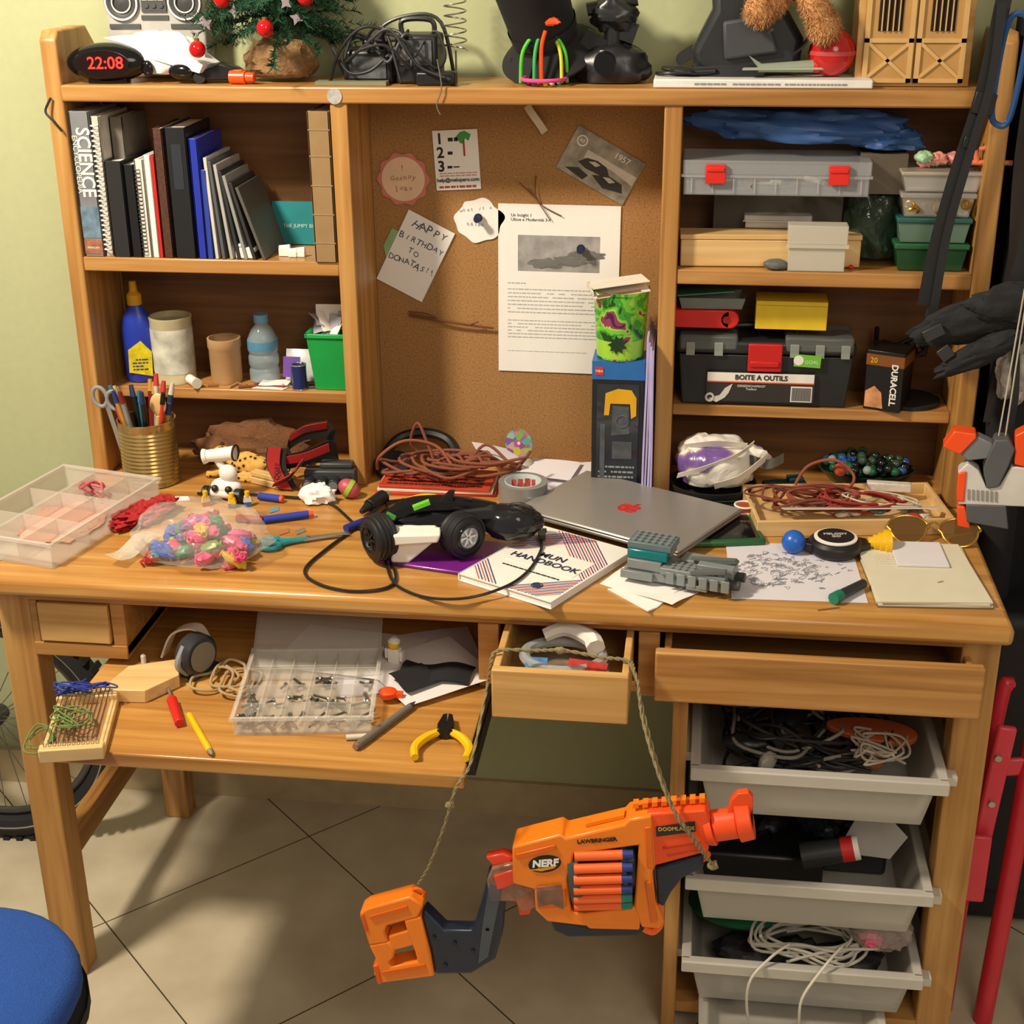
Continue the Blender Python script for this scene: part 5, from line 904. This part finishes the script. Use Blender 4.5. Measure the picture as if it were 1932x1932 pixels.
for i in range(4):
    add('cable',tube(wander((.37,-.36,.518),(.05,.045,.008),9,1500+i),.0020),M('#b9ae9c',.5),None,'thin pale cable in the top bin','cable','cables in the top bin')
add('flip_flop',[prism([(.07*math.cos(a)*(1 if math.cos(a)>0 else .9),(.026+.006*math.cos(a))*math.sin(a)) for a in[2*pi*k/28 for k in range(28)]],0,.010)],M('#b0562c',.6),None,'orange sandal sole lying in the top bin','sandal',loc=(.36,-.31,.510),rot=(R(8),0,R(-10)),bevel=.002)
add('tool_case',bx(-.10,.10,-.06,.06,0,.05),BLK,None,'black plastic case inside the middle bin','case',loc=(.21,-.27,.242),bevel=.006)
add('tool_case',bx(-.05,.05,-.04,.04,0,.06),M('#232326',.4),None,'small dark grey case inside the middle bin','case',loc=(.36,-.25,.242),bevel=.006)
add('paper_card',prism([(-.05,-.03),(.03,-.035),(.055,.0),(.02,.035),(-.02,.03)],-.001,.001,'xz'),M('#aaa6a0',.7),None,'folded white card standing in the middle bin','card',loc=(.375,-.33,.345),rot=(R(-20),0,0))
o=thing('water_bottle','bottle with a red and white cap in the middle bin','bottle',(.33,-.36,.335),(0,R(75),0));add('body',cone((0,0,-.06),(0,0,0),.02,.018),M('#2a2d30',.3),o);add('cap',[cone((0,0,0),(0,0,.018),.019),],RED,o);add('cap_band',cone((0,0,.018),(0,0,.026),.0185),WHT,o)
for i in range(4):
    add('gadget_part',[blob((0,0,0),(.04,.025,.022),i+15,.4,n=24,flat=False)],M(['#1b1c20','#222226','#1a2a30','#2a2420'][i],.35),None,'dark gadget lying in the middle bin','gadget','gadgets in the middle bin',loc=(.16+.07*i,-.25,.31),rot=(0,0,i*1.1))
add('green_disc',lathe([(0,0),(.085,0),(.088,.006),(.08,.012),(0,.014)],n=40),M('#1c6a42',.4),None,'round green plastic disc in the lower bin','disc',loc=(.19,-.27,.158),rot=(R(-8),0,0))
for i in range(6):
    add('cable',tube(coil((.30,-.36,.166),(.10,.055,.016),14,900+i,1.8),.0024),M('#cfcabd',.5),None,'tangled white cable in the lower bin','cable','white cables in the lower bin')
for i in range(3):
    add('dark_lump',blob((0,0,0),(.05,.035,.022),i+160,.3,n=24,flat=False),M('#26262a',.5),None,'dark object under cables in the lower bin','gadget','dark objects in the lower bin',loc=(.20+.08*i,-.34,.118))
add('cable',tube([(.26,-.40,.185),(.23,-.43,.18),(.20,-.455,.15),(.205,-.46,.08),(.24,-.46,.045),(.275,-.46,.07),(.28,-.455,.13),(.31,-.44,.18),(.34,-.40,.19)],.0022),M('#d8d3c6',.5),None,'loop of white cable hanging over the lower bin','cable','white cables in the lower bin')
add('plastic_bag',blob((0,0,0),(.045,.04,.035),120,.3,2.,flat=False),M('#d9c4be',.1,alpha=.35,var=0,bump=.8),None,'clear crinkled bag with pink pieces in the lower bin','bag',loc=(.40,-.36,.20));add('pink_piece',blob((0,0,0),(.015,.012,.012),9,.4),PINK,None,'pink rubber piece inside the clear bag','toy',loc=(.385,-.38,.19))
# centre drawer content
o=thing('toy_ring','clear plastic ring and white gadget in the small drawer','toy',(-.085,-.43,.643));add('ring_tube',ring((0,0,.035),.055,.008,40,sq=.8),M('#b9bec0',.15,alpha=.6),o);add('gadget',tube([(-.03,.03,.05),(.0,.035,.06),(.035,.02,.055),(.045,.0,.05)],lambda t:.010+.004*t),WHT,o)
add('playing_card',box((0,0,.02),(.055,.035,.002),0,R(25)),M('#b82a28',.4,var=.5,sc=60),None,'red and white printed card in the small drawer','card',loc=(-.05,-.475,.660),rot=(0,0,R(-10)))
add('playing_card',box((0,0,.02),(.03,.04,.002),0,R(25)),M('#4a78b0',.4,var=.5,sc=60),None,'blue and yellow printed card in the small drawer','card',loc=(-.12,-.47,.656))
add('packet',bx(-.06,.06,-.05,.05,0,.01),M('#7a6a58',.6,var=.6,sc=40),None,'flat brown packet on the drawer bottom','packet',loc=(-.08,-.42,.643))

# ================================================================ tray contents
ZR=.6005
o=organiser('screw_organiser','clear compartment box of screws with open lid',(-.447,-.455,ZR),R(8),.19,.20,.028,6,4,M('#e9e5da',.1,alpha=.26,var=0))
add('lid',xf(hollow(.19,.12,.008,.0015),(0,.125,.036),rx=R(28)),M('#e9e5da',.1,alpha=.26,var=0),o)
for i in range(70):
    random.seed(i+1000);cx=random.randint(0,5);cy=random.choice((0,0,0,1,1,2));x=-.079+cx*.0317+random.uniform(-.009,.009);y=-.075+cy*.05+random.uniform(-.014,.014)
    wx=-.447+x*math.cos(R(8))-y*math.sin(R(8));wy=-.455+x*math.sin(R(8))+y*math.cos(R(8));l=.006 if i%2==0 else .012
    if i<2:
        sc_=thing('screw','small steel screw in the clear organiser','screw',(wx,wy,ZR+.007),(0,0,random.uniform(0,6)),'screws in the organiser');add('shank',cone((-l,0,0),(l,0,0),.0018,n=8),M('#6a675f',.3,metal=.8),sc_);add('screw_head',cone((l,0,0),(l+.002,0,0),.0038,n=10),SIL,sc_)
        SCR=(SCR if i else [])+[sc_]
    else:dup(SCR[i%2],(wx,wy,ZR+.006+.002*(i%3)),(0,random.uniform(-.3,.3),random.uniform(0,6)))
for i,(x,y,a,w,d) in enumerate(((-.33,-.335,20,.22,.17),(-.42,-.32,-10,.20,.14),(-.29,-.37,38,.15,.15))):
    add('loose_sheet',sheet(w,d,lambda x_,y_:.002*math.sin(x_*20)+.002),M(['#cfc9d6','#d8d2cc','#e0dbda'][i],.8,var=.02),None,'loose white sheet of paper lying on the tray','paper','sheets on the tray',loc=(x,y,ZR+.001+.003*i) if i!=1 else (x,y,ZR+.002),rot=(0,0,R(a)))
add('black_cloth',[xf(sheet(.105,.055,lambda x,y:.004*math.sin(x*70)+.003*math.cos(y*90)+.004,nx=24,ny=16,t=.001),rz=R(6)),xf(sheet(.055,.055,lambda x,y:.004*math.sin(y*90)+.005,nx=14,ny=12,t=.001),(-.025,-.028,0),rz=R(50))],M('#14151a',.9),None,'folded black cloth on the papers','cloth',loc=(-.275,-.385,ZR+.012),rot=(0,0,R(-8)))
o=thing('toy_figure','small white toy figure with yellow head','toy',(-.345,-.35,ZR+.008),(0,0,R(-15)));add('torso',[bx(-.009,.009,-.006,.006,0,.024),bx(-.015,-.009,-.004,.004,.006,.022),bx(.009,.014,-.004,.004,.004,.02)],WHT,o,bevel=.001);add('head',ball((0,-.002,.031),.0085),YEL,o);add('helmet',lathe([(.0090,.033),(.0090,.037),(.004,.041),(0,.041)]),WHT,o)
o=thing('marker_pen','slim grey marker pen lying on the tray','pen',(-.322,-.522,ZR+.0055),(0,0,R(65)));add('barrel',cone((-.065,0,0),(.055,0,0),.0058,.005),M('#6b655f',.6),o);add('tip',cone((.055,0,0),(.074,0,0),.005,.0012),M('#3a3634',.6),o);add('end_cap',cone((-.07,0,0),(-.065,0,0),.0045),M('#8a6a5c',.6),o)
pliers('cutting_pliers','yellow handled cutting pliers lying on the tray',(-.237,-.535,ZR),R(4),1.3,YEL)
o=thing('pencil','bright yellow mechanical pencil on the tray','pencil',(-.575,-.570,ZR+.005),(0,0,R(124)));add('barrel',cone((-.055,0,0),(.05,0,0),.0045,n=8),YEL,o);add('tip',cone((-.066,0,0),(-.055,0,0),.0015,.0045),M('#8a8060',.4),o)
o=thing('screwdriver','red handled screwdriver lying on the tray','screwdriver',(-.626,-.520,ZR+.007),(0,0,R(118)));add('handle',[cone((-.04,0,0),(.03,0,0),.0065,.0075),cone((.03,0,0),(.036,0,0),.005)],RED,o,bevel=.001);add('shaft',cone((.036,0,0),(.085,0,0),.0022),SIL,o)
o=thing('webcam','round grey and black clip-on webcam','webcam',(-.632,-.405,ZR),(0,0,R(-30)))
add('drum',[lathe([(0,-.014),(.028,-.014),(.032,-.009),(.032,.009),(.028,.014),(0,.014)],(0,0,.034),36,'x'),bx(-.014,.014,-.02,.035,0,.008)],M('#303034',.35),o,bevel=.001);add('face_plate',[lathe([(0,.0145),(.022,.0145),(.023,.016),(0,.0165)],(0,0,.034),36,'x')],M('#7c7668',.35),o);add('clip',[tube([(.0,-.02,.01),(.0,-.035,.03),(.0,-.02,.055)],.005)],GRY,o)
add('sandal_strap',ribbon([(-.03,.0,.01),(-.01,.0,.05),(.025,0,.06),(.04,0,.035)],.02,.003,(.2,1,0)),M('#cfc3b0',.6),None,'curled white strap piece beside the webcam','strap',loc=(-.665,-.37,ZR))
for i in range(3):
    add('beige_cord',tube(coil((-.60+.02*i,-.43+.02*(i%2),ZR+.008),(.035,.045,.006),10,1100+i,1.4),.0022),M('#a8916a',.9),None,'loose beige string lying on the tray','string','strings on the tray')
add('cap_piece',[lathe([(0,0),(.012,0),(.013,.008),(.006,.012),(0,.012)]),bx(.01,.022,-.005,.005,0,.007)],ORR,None,'bright orange plastic cap on the tray','cap',loc=(-.335,-.45,ZR+.008))
add('rolled_paper',[cone((0,0,.004),(.028,.006,.004),.004)],M('#c9c2b0',.7),None,'tiny rolled scrap beside the pliers','paper',loc=(-.37,-.56,ZR))
add('earplug',lathe([(0,0),(.004,0),(.004,.012),(.002,.014),(0,.014)]),WHT,None,'tiny white plug standing on the tray','plug',loc=(-.725,-.38,ZR))
# loom
o=thing('weaving_loom','small wooden nail loom strung with thread','loom',(-.730,-.570,ZR),(0,0,R(14)))
add('frame_board',[bx(-.055,.03,-.085,-.068,0,.02),bx(-.055,.03,.055,.07,0,.02),bx(-.055,-.045,-.068,.055,0,.012),bx(.02,.03,-.068,.055,0,.012)],PINE,o,bevel=.002)
add('back_slat',bx(-.045,.02,-.068,.055,0,.008),M('#a5764a',.6),o)
add('nail',[cone((-.048+.0062*k,y,.018),(-.048+.0062*k,y,.030),.001,n=6) for k in range(12) for y in(-.076,.062)],SIL,o)
add('warp_thread',[tube([(-.048+.0062*k,-.076,.027),(-.048+.0062*k,.062,.027)],.0007,5,1,smooth=False) for k in range(12)],M('#3f3a30',.8),o)
add('blue_yarn',tube(wander((-.015,.060,.035),(.045,.012,.008),26,44),.0012),M('#2a3a90',.9),o);adds('green_yarn',[tube(wander((-.02,-.02,.031),(.030,.03,.006),30,45),.0011),tube(coil((-.060,-.04,.012),(.022,.035,.008),14,46,3),.0012)],M('#6a7f42',.9),o)
add('wood_offcut',prism([(-.055,-.04),(.01,-.045),(.05,.0),(.04,.05),(-.03,.03)],0,.02),PINE,None,'angled pale pine offcut beside the loom','wood block',loc=(-.695,-.452,ZR),rot=(0,0,R(8)),bevel=.001)

# ================================================================ hanging blaster
o=thing('toy_blaster','large orange and navy foam dart blaster hanging on rope','toy gun',(-.088,-.60,.406))
SX,SZ=.000722,.00086
def g2(poly,y0,y1):return prism([((a-1050)*SX,(1680-b)*SZ+(a-1050)*.00005) for a,b in poly],y0,y1,'xz')
def q(a,b,y=0):return Vector(((a-1050)*SX,y,(1680-b)*SZ+(a-1050)*.00005))
OB=M('#f0811c',.32,var=.04)
add('body',[g2([(985,1580),(1075,1556),(1085,1563),(1190,1537),(1198,1528),(1240,1520),(1250,1612),(1245,1625),(1252,1680),(1270,1718),(1262,1732),(1228,1730),(1222,1712),(1213,1690),(1218,1575),(1100,1592),(1090,1640),(1095,1700),(1130,1730),(1050,1722),(1028,1700),(1026,1660),(985,1650)],-.022,.022)],OB,o,bevel=.003)
add('lower_frame',[g2([(1092,1700),(1120,1706),(1215,1690),(1226,1712),(1225,1735),(1130,1735)],-.022,.022)],OB,o,bevel=.003)
add('body_trim',[g2([(992,1592),(1065,1573),(1068,1582),(995,1602)],-.025,-.022),g2([(1030,1660),(1085,1655),(1088,1690),(1032,1695)],-.0245,-.022),g2([(1228,1540),(1240,1538),(1248,1615),(1236,1615)],-.025,-.022),g2([(1232,1640),(1243,1640),(1258,1715),(1246,1718)],-.025,-.022)],M('#d9650f',.35),o,bevel=.001)
add('barrel_shroud',[g2([(1225,1532),(1232,1520),(1335,1512),(1345,1528),(1345,1588),(1262,1612),(1240,1618)],-.018,.018)],ORR,o,bevel=.003)
add('rail',[g2([(x,1520-(x-1205)*.09),(x+10,1519-(x-1205)*.09),(x+10,1511-(x-1205)*.09),(x,1512-(x-1205)*.09)],-.006,.006) for x in range(1205,1335,17)]+[g2([(1120,1553),(1190,1536),(1190,1530),(1120,1547)],-.008,.008)],OB,o)
add('shroud_plate',g2([(1248,1543),(1318,1532),(1320,1550),(1250,1560)],-.0195,-.018),M('#1d1f26',.4),o)
add('shroud_groove',[g2([(1262,1580),(1330,1568),(1330,1572),(1263,1584)],-.0192,-.018),g2([(1270,1592),(1330,1580),(1330,1584),(1272,1597)],-.0192,-.018)],M('#b8380f',.4),o)
add('muzzle',[cone(q(1338,1558),q(1352,1555),.024,.026,28),cone(q(1352,1555),q(1395,1548),.021,.021,28),cone(q(1395,1546),q(1421,1542),.028,.026,28),g2([(1375,1530),(1380,1505),(1392,1492),(1410,1490),(1420,1500),(1420,1530)],-.006,.006)],ORR,o,bevel=.0015)
add('bore',cone(q(1421,1542),q(1422.5,1542),.018,.018,24),M('#5a1a08',.6),o)
adds('foregrip',[g2([(1250,1622),(1300,1606),(1335,1596),(1338,1620),(1300,1640),(1280,1668),(1268,1695),(1256,1688)],-.016,.016),g2([(1055,1722),(1130,1736),(1250,1734),(1222,1752),(1090,1757),(1062,1745)],-.016,.016)],NAV,o,bevel=.003)
adds('guard_bar',[tube([q(1252,1690,-.014),q(1262,1725,-.014),q(1250,1742,-.014),q(1232,1736,-.014)],.006),tube([q(1335,1600,0),q(1345,1608,0),q(1335,1618,0)],.004)],ORG,o)
RD=(0,R(-7),0)
add('drum',[lathe([(0,-.045),(.042,-.045),(.045,-.04),(.045,.040),(.042,.045),(0,.045)],(0,0,0),36,'x')],M('#1b2224',.4),o,loc=q(1157,1640,.026),rot=RD)
add('drum_ring',[ribbon([(0,.016-.048*math.cos(R(t)),.050*math.sin(R(t))) for t in range(-80,81,16)],.015,.004,(1,0,0)),],M('#39484c',.35),o,loc=q(1104,1648),rot=RD)
add('drum_ring',[ribbon([(0,.016-.046*math.cos(R(t)),.048*math.sin(R(t))) for t in range(-80,81,16)],.006,.004,(1,0,0)),],M('#39484c',.35),o,loc=q(1196,1634),rot=RD)
for k in range(6):
    zz=.0405-.0162*k;yy=-.010-.020*math.sqrt(max(0,1-(zz/.05)**2))
    dz=add('dart',[cone((-.040,0,0),(.024,0,0),.0070,n=16)],M('#f0682a',.4,var=.04),o,loc=q(1157,1640)+Vector((0,yy,zz)),rot=RD)
    add('dart_tip',[cone((.024,0,0),(.038,0,0),.0072,.0060,16)],M('#24347c' if k not in(4,5) else '#177a6a',.5),dz)
add('receiver',[g2([(945,1628),(985,1618),(1028,1620),(1030,1700),(1000,1712),(990,1690),(940,1690),(935,1650)],-.015,.015)],M('#a87a62',.12,alpha=.6,var=.4,sc=60),o,bevel=.002)
add('receiver_works',[g2([(950,1645),(1020,1632),(1022,1642),(952,1656)],-.010,.010),g2([(960,1665),(1000,1660),(1005,1690),(990,1688),(965,1684)],-.008,.008)],M('#5b5f66',.4),o)
adds('hammer',[g2([(932,1612),(965,1605),(985,1612),(980,1622),(945,1628)],-.008,.008),g2([(985,1690),(1010,1685),(1022,1700),(1015,1722),(995,1725),(990,1705)],-.007,.007),g2([(948,1640),(985,1628),(1000,1650),(955,1668)],-.017,-.010)],M('#e8442a',.3),o,bevel=.002)
add('clear_plate',[g2([(1030,1652),(1078,1646),(1082,1694),(1060,1684),(1034,1690)],-.026,-.0246)],M('#8a6a58',.12,alpha=.6,var=.4,sc=60),o,bevel=.001)
add('grip',[g2([(936,1640),(978,1655),(966,1712),(962,1760),(948,1808),(900,1838),(828,1842),(822,1790),(806,1725),(812,1712),(850,1752),(905,1752),(922,1700)],-.013,.013)],NAV,o,bevel=.004)
add('grip_inlay',[g2([(940,1655),(965,1662),(950,1730),(935,1800),(915,1815),(925,1740)],-.0155,-.0125)],M('#5a6470',.15,alpha=.6),o,bevel=.001)
adds('grip_screw',[cone(q(u,v,-.0155),q(u,v,-.0125),.003,n=12) for u,v in((830,1765),(870,1775),(850,1820),(905,1790),(935,1745))],M('#0c121e',.4),o)
ST=OB
add('stock',[g2([(685,1718),(700,1708),(786,1683),(812,1700),(800,1724),(738,1742),(732,1755),(740,1775),(700,1782),(693,1752)],-.016,.016),g2([(772,1730),(806,1722),(822,1800),(828,1842),(716,1860),(706,1840),(716,1818),(700,1782),(740,1773),(752,1790),(748,1806),(738,1816),(742,1826),(796,1814),(790,1790),(780,1762)],-.016,.016),g2([(738,1764),(790,1748),(796,1780),(744,1796)],-.014,.014)],ST,o,bevel=.003)
add('stock_ridge',[g2([(706,1722),(780,1700),(782,1707),(708,1729)],-.018,-.016),g2([(724,1834),(810,1816),(812,1824),(726,1842)],-.018,-.016)],M('#d9650f',.4),o)
adds('butt_pad',[g2([(686,1720),(694,1716),(702,1752),(694,1752)],-.018,.018),g2([(706,1822),(716,1820),(724,1858),(714,1861)],-.018,.018)],M('#d85a08',.4),o,bevel=.002)
add('sling_loop',ring(q(797,1690),.008,.0022,axis='y'),ORG,o)
add('logo_plate',g2([(1046+30*math.cos(a)+4*math.sin(a),1610+15*math.sin(a)-5*math.cos(a)) for a in[2*pi*k/32 for k in range(32)]],-.0235,-.022),INK,o)
add('logo_accent',g2([(1020,1621),(1070,1611),(1064,1617),(1040,1623)],-.0240,-.0235),M('#e8a020',.4),o)
text('NERF',.0150,o,q(1046,1608,-.0245),(pi/2,R(-10),0),M('#f4f4ee',.5),bold=.0007,shear=.25)
text('LAWBRINGER',.0085,o,q(1142,1566,-.0226),(pi/2,R(-10),0),INK,bold=.0003);text('DOOMLANDS',.0075,o,q(1285,1545,-.0200),(pi/2,R(-7),0),M('#c9a14a',.5),bold=.0002)
# ropes
o=thing('rope','thin olive twine tied round the drawer holding the blaster','rope')
def tw(pts,r=.0022):
    P=cat(pts,14);a=[];b=[]
    for i,p in enumerate(P):
        d=(P[min(len(P)-1,i+1)]-P[max(0,i-1)]).normalized();u,v=frame(d);t=i*.9
        a.append(p+u*(r*.6*math.cos(t))+v*(r*.6*math.sin(t)));b.append(p-u*(r*.6*math.cos(t))-v*(r*.6*math.sin(t)))
    return [tube(a,r*.75,6,1,smooth=False),tube(b,r*.75,6,1,smooth=False)]
add('twine',tw([(-.178,-.50,.69),(-.172,-.485,.709),(-.12,-.478,.7095),(-.08,-.48,.713),(-.03,-.486,.709),(.008,-.492,.709),(.018,-.51,.70),(.034,-.55,.655),(.056,-.60,.61),(.080,-.632,.566),(.104,-.634,.530),(.120,-.632,.505),(.133,-.628,.485),(.134,-.61,.480)])+tw([(.008,-.495,.711),(.022,-.52,.695),(.030,-.55,.66),(.050,-.60,.62),(.074,-.630,.575),(.100,-.633,.538),(.116,-.630,.512)],.0018)+tw([(-.178,-.50,.70),(-.183,-.52,.66),(-.19,-.61,.61),(-.205,-.642,.59),(-.222,-.640,.53),(-.248,-.620,.45),(-.268,-.605,.405)],.0018),ROPE,o)
adds('knot',[blob((-.085,-.48,.713),(.008,.005,.005),3,.3,flat=False,n=16),blob((-.214,-.641,.562),(.006,.005,.005),4,.3,flat=False,n=16),blob((.131,-.628,.486),(.007,.005,.006),5,.3,flat=False,n=16)],ROPE,o)

# ================================================================ bicycle wheel, chair
o=thing('bicycle','bicycle with thick black tyre parked behind the desk','bicycle',(-1.195,-.02,0),(0,0,R(2)))
wl=add('wheel',[ring((0,0,.25),.225,.024,60,'y')]+[box((.247*math.cos(a),0,.25+.247*math.sin(a)),(.006,.042,.012),ry=-a) for a in[2*pi*k/60 for k in range(60)]],BLKM,o)
add('rim',[ring((0,0,.25),.195,.008,60,'y')],M('#5a5a5a',.3,metal=.8),wl);add('sidewall_stripe',[ring((0,-.020,.25),.222,.003,60,'y')],M('#8f8b80',.5),wl)
add('spoke',[tube([(.02*math.cos(2*pi*k/28+.3),-.012 if k%2 else .012,.25+.02*math.sin(2*pi*k/28+.3)),(.193*math.cos(2*pi*k/28),0,.25+.193*math.sin(2*pi*k/28))],.0009,5,1,smooth=False) for k in range(28)],M('#77777a',.3,metal=.8),wl);add('hub',cone((0,-.04,.25),(0,.04,.25),.018),M('#55565a',.3,metal=.7),wl)
adds('frame_tube',[tube([(0,-.045,.25),(-.1,-.045,.42),(-.16,-.02,.62)],.010),tube([(0,-.045,.25),(-.22,-.045,.24)],.009)],M('#7a1c1c',.3),o)
o=thing('office_chair','blue fabric swivel chair in front of the desk','chair',(-.828,-.985,0.012))
def rr(w,d,r,n=8):
    P=[]
    for cx,cy,a0 in((w/2-r,d/2-r,0),(-w/2+r,d/2-r,90),(-w/2+r,-d/2+r,180),(w/2-r,-d/2+r,270)):
        for k in range(n+1):
            a=R(a0+90*k/n);P.append((cx+r*math.cos(a),cy+r*math.sin(a)))
    return P
def cush(w,d,r,z0,z1):
    V=[];F=[];lv=[(.90,z0),(.97,z0+.008),(1,z0+.02),(1,z1-.022),(.975,z1-.008),(.92,z1),(.6,z1+.004),(.3,z1+.005),(.02,z1+.005)];P=rr(w,d,r);n=len(P)
    for s,z in lv:V+=[Vector((x*s,y*s,z)) for x,y in P]
    for j in range(len(lv)-1):
        for i in range(n):F.append((j*n+i,j*n+(i+1)%n,(j+1)*n+(i+1)%n,(j+1)*n+i))
    F.append(tuple(range(n))[::-1]);F.append(tuple(range((len(lv)-1)*n,len(lv)*n)));return V,F
add('seat',cush(.40,.42,.15,.395,.45),M('#1d4a9a',.95,var=.2,sc=400,bump=.5),o);add('seat_shell',cush(.41,.43,.155,.375,.40),BLKM,o)
add('gas_column',[cone((0,0,.08),(0,0,.38),.025)],BLK,o)
for k in range(5):
    a=2*pi*k/5+.3;lg=add('leg',tube([(0,0,.09),(.14*math.cos(a),.14*math.sin(a),.085),(.25*math.cos(a),.25*math.sin(a),.055)],.014),BLK,o);add('castor',ball((.25*math.cos(a),.25*math.sin(a),.013),(.02,.02,.025)),BLK,lg)
add('round_sticker',cone((0,0,0),(0,-.0015,0),.0115,n=30),M('#c9c9c6',.3,metal=.4,var=.3,sc=120),bpy.data.objects['hutch'],loc=(-.478,-.004,1.385-.75))
add('cord',tube([(-.93,-.004,1.38),(-.938,-.012,1.36),(-.925,-.014,1.345),(-.915,-.012,1.33)],.002),BLK,None,'short black cord looped round the hutch corner','cord')
add('key_cord',tube([(-.318,-.008,1.44),(-.312,-.010,1.40),(-.32,-.010,1.375),(-.315,-.01,1.36)],.001),M('#6a665a',.6),None,'thin grey cord dangling over the hutch edge','cord')
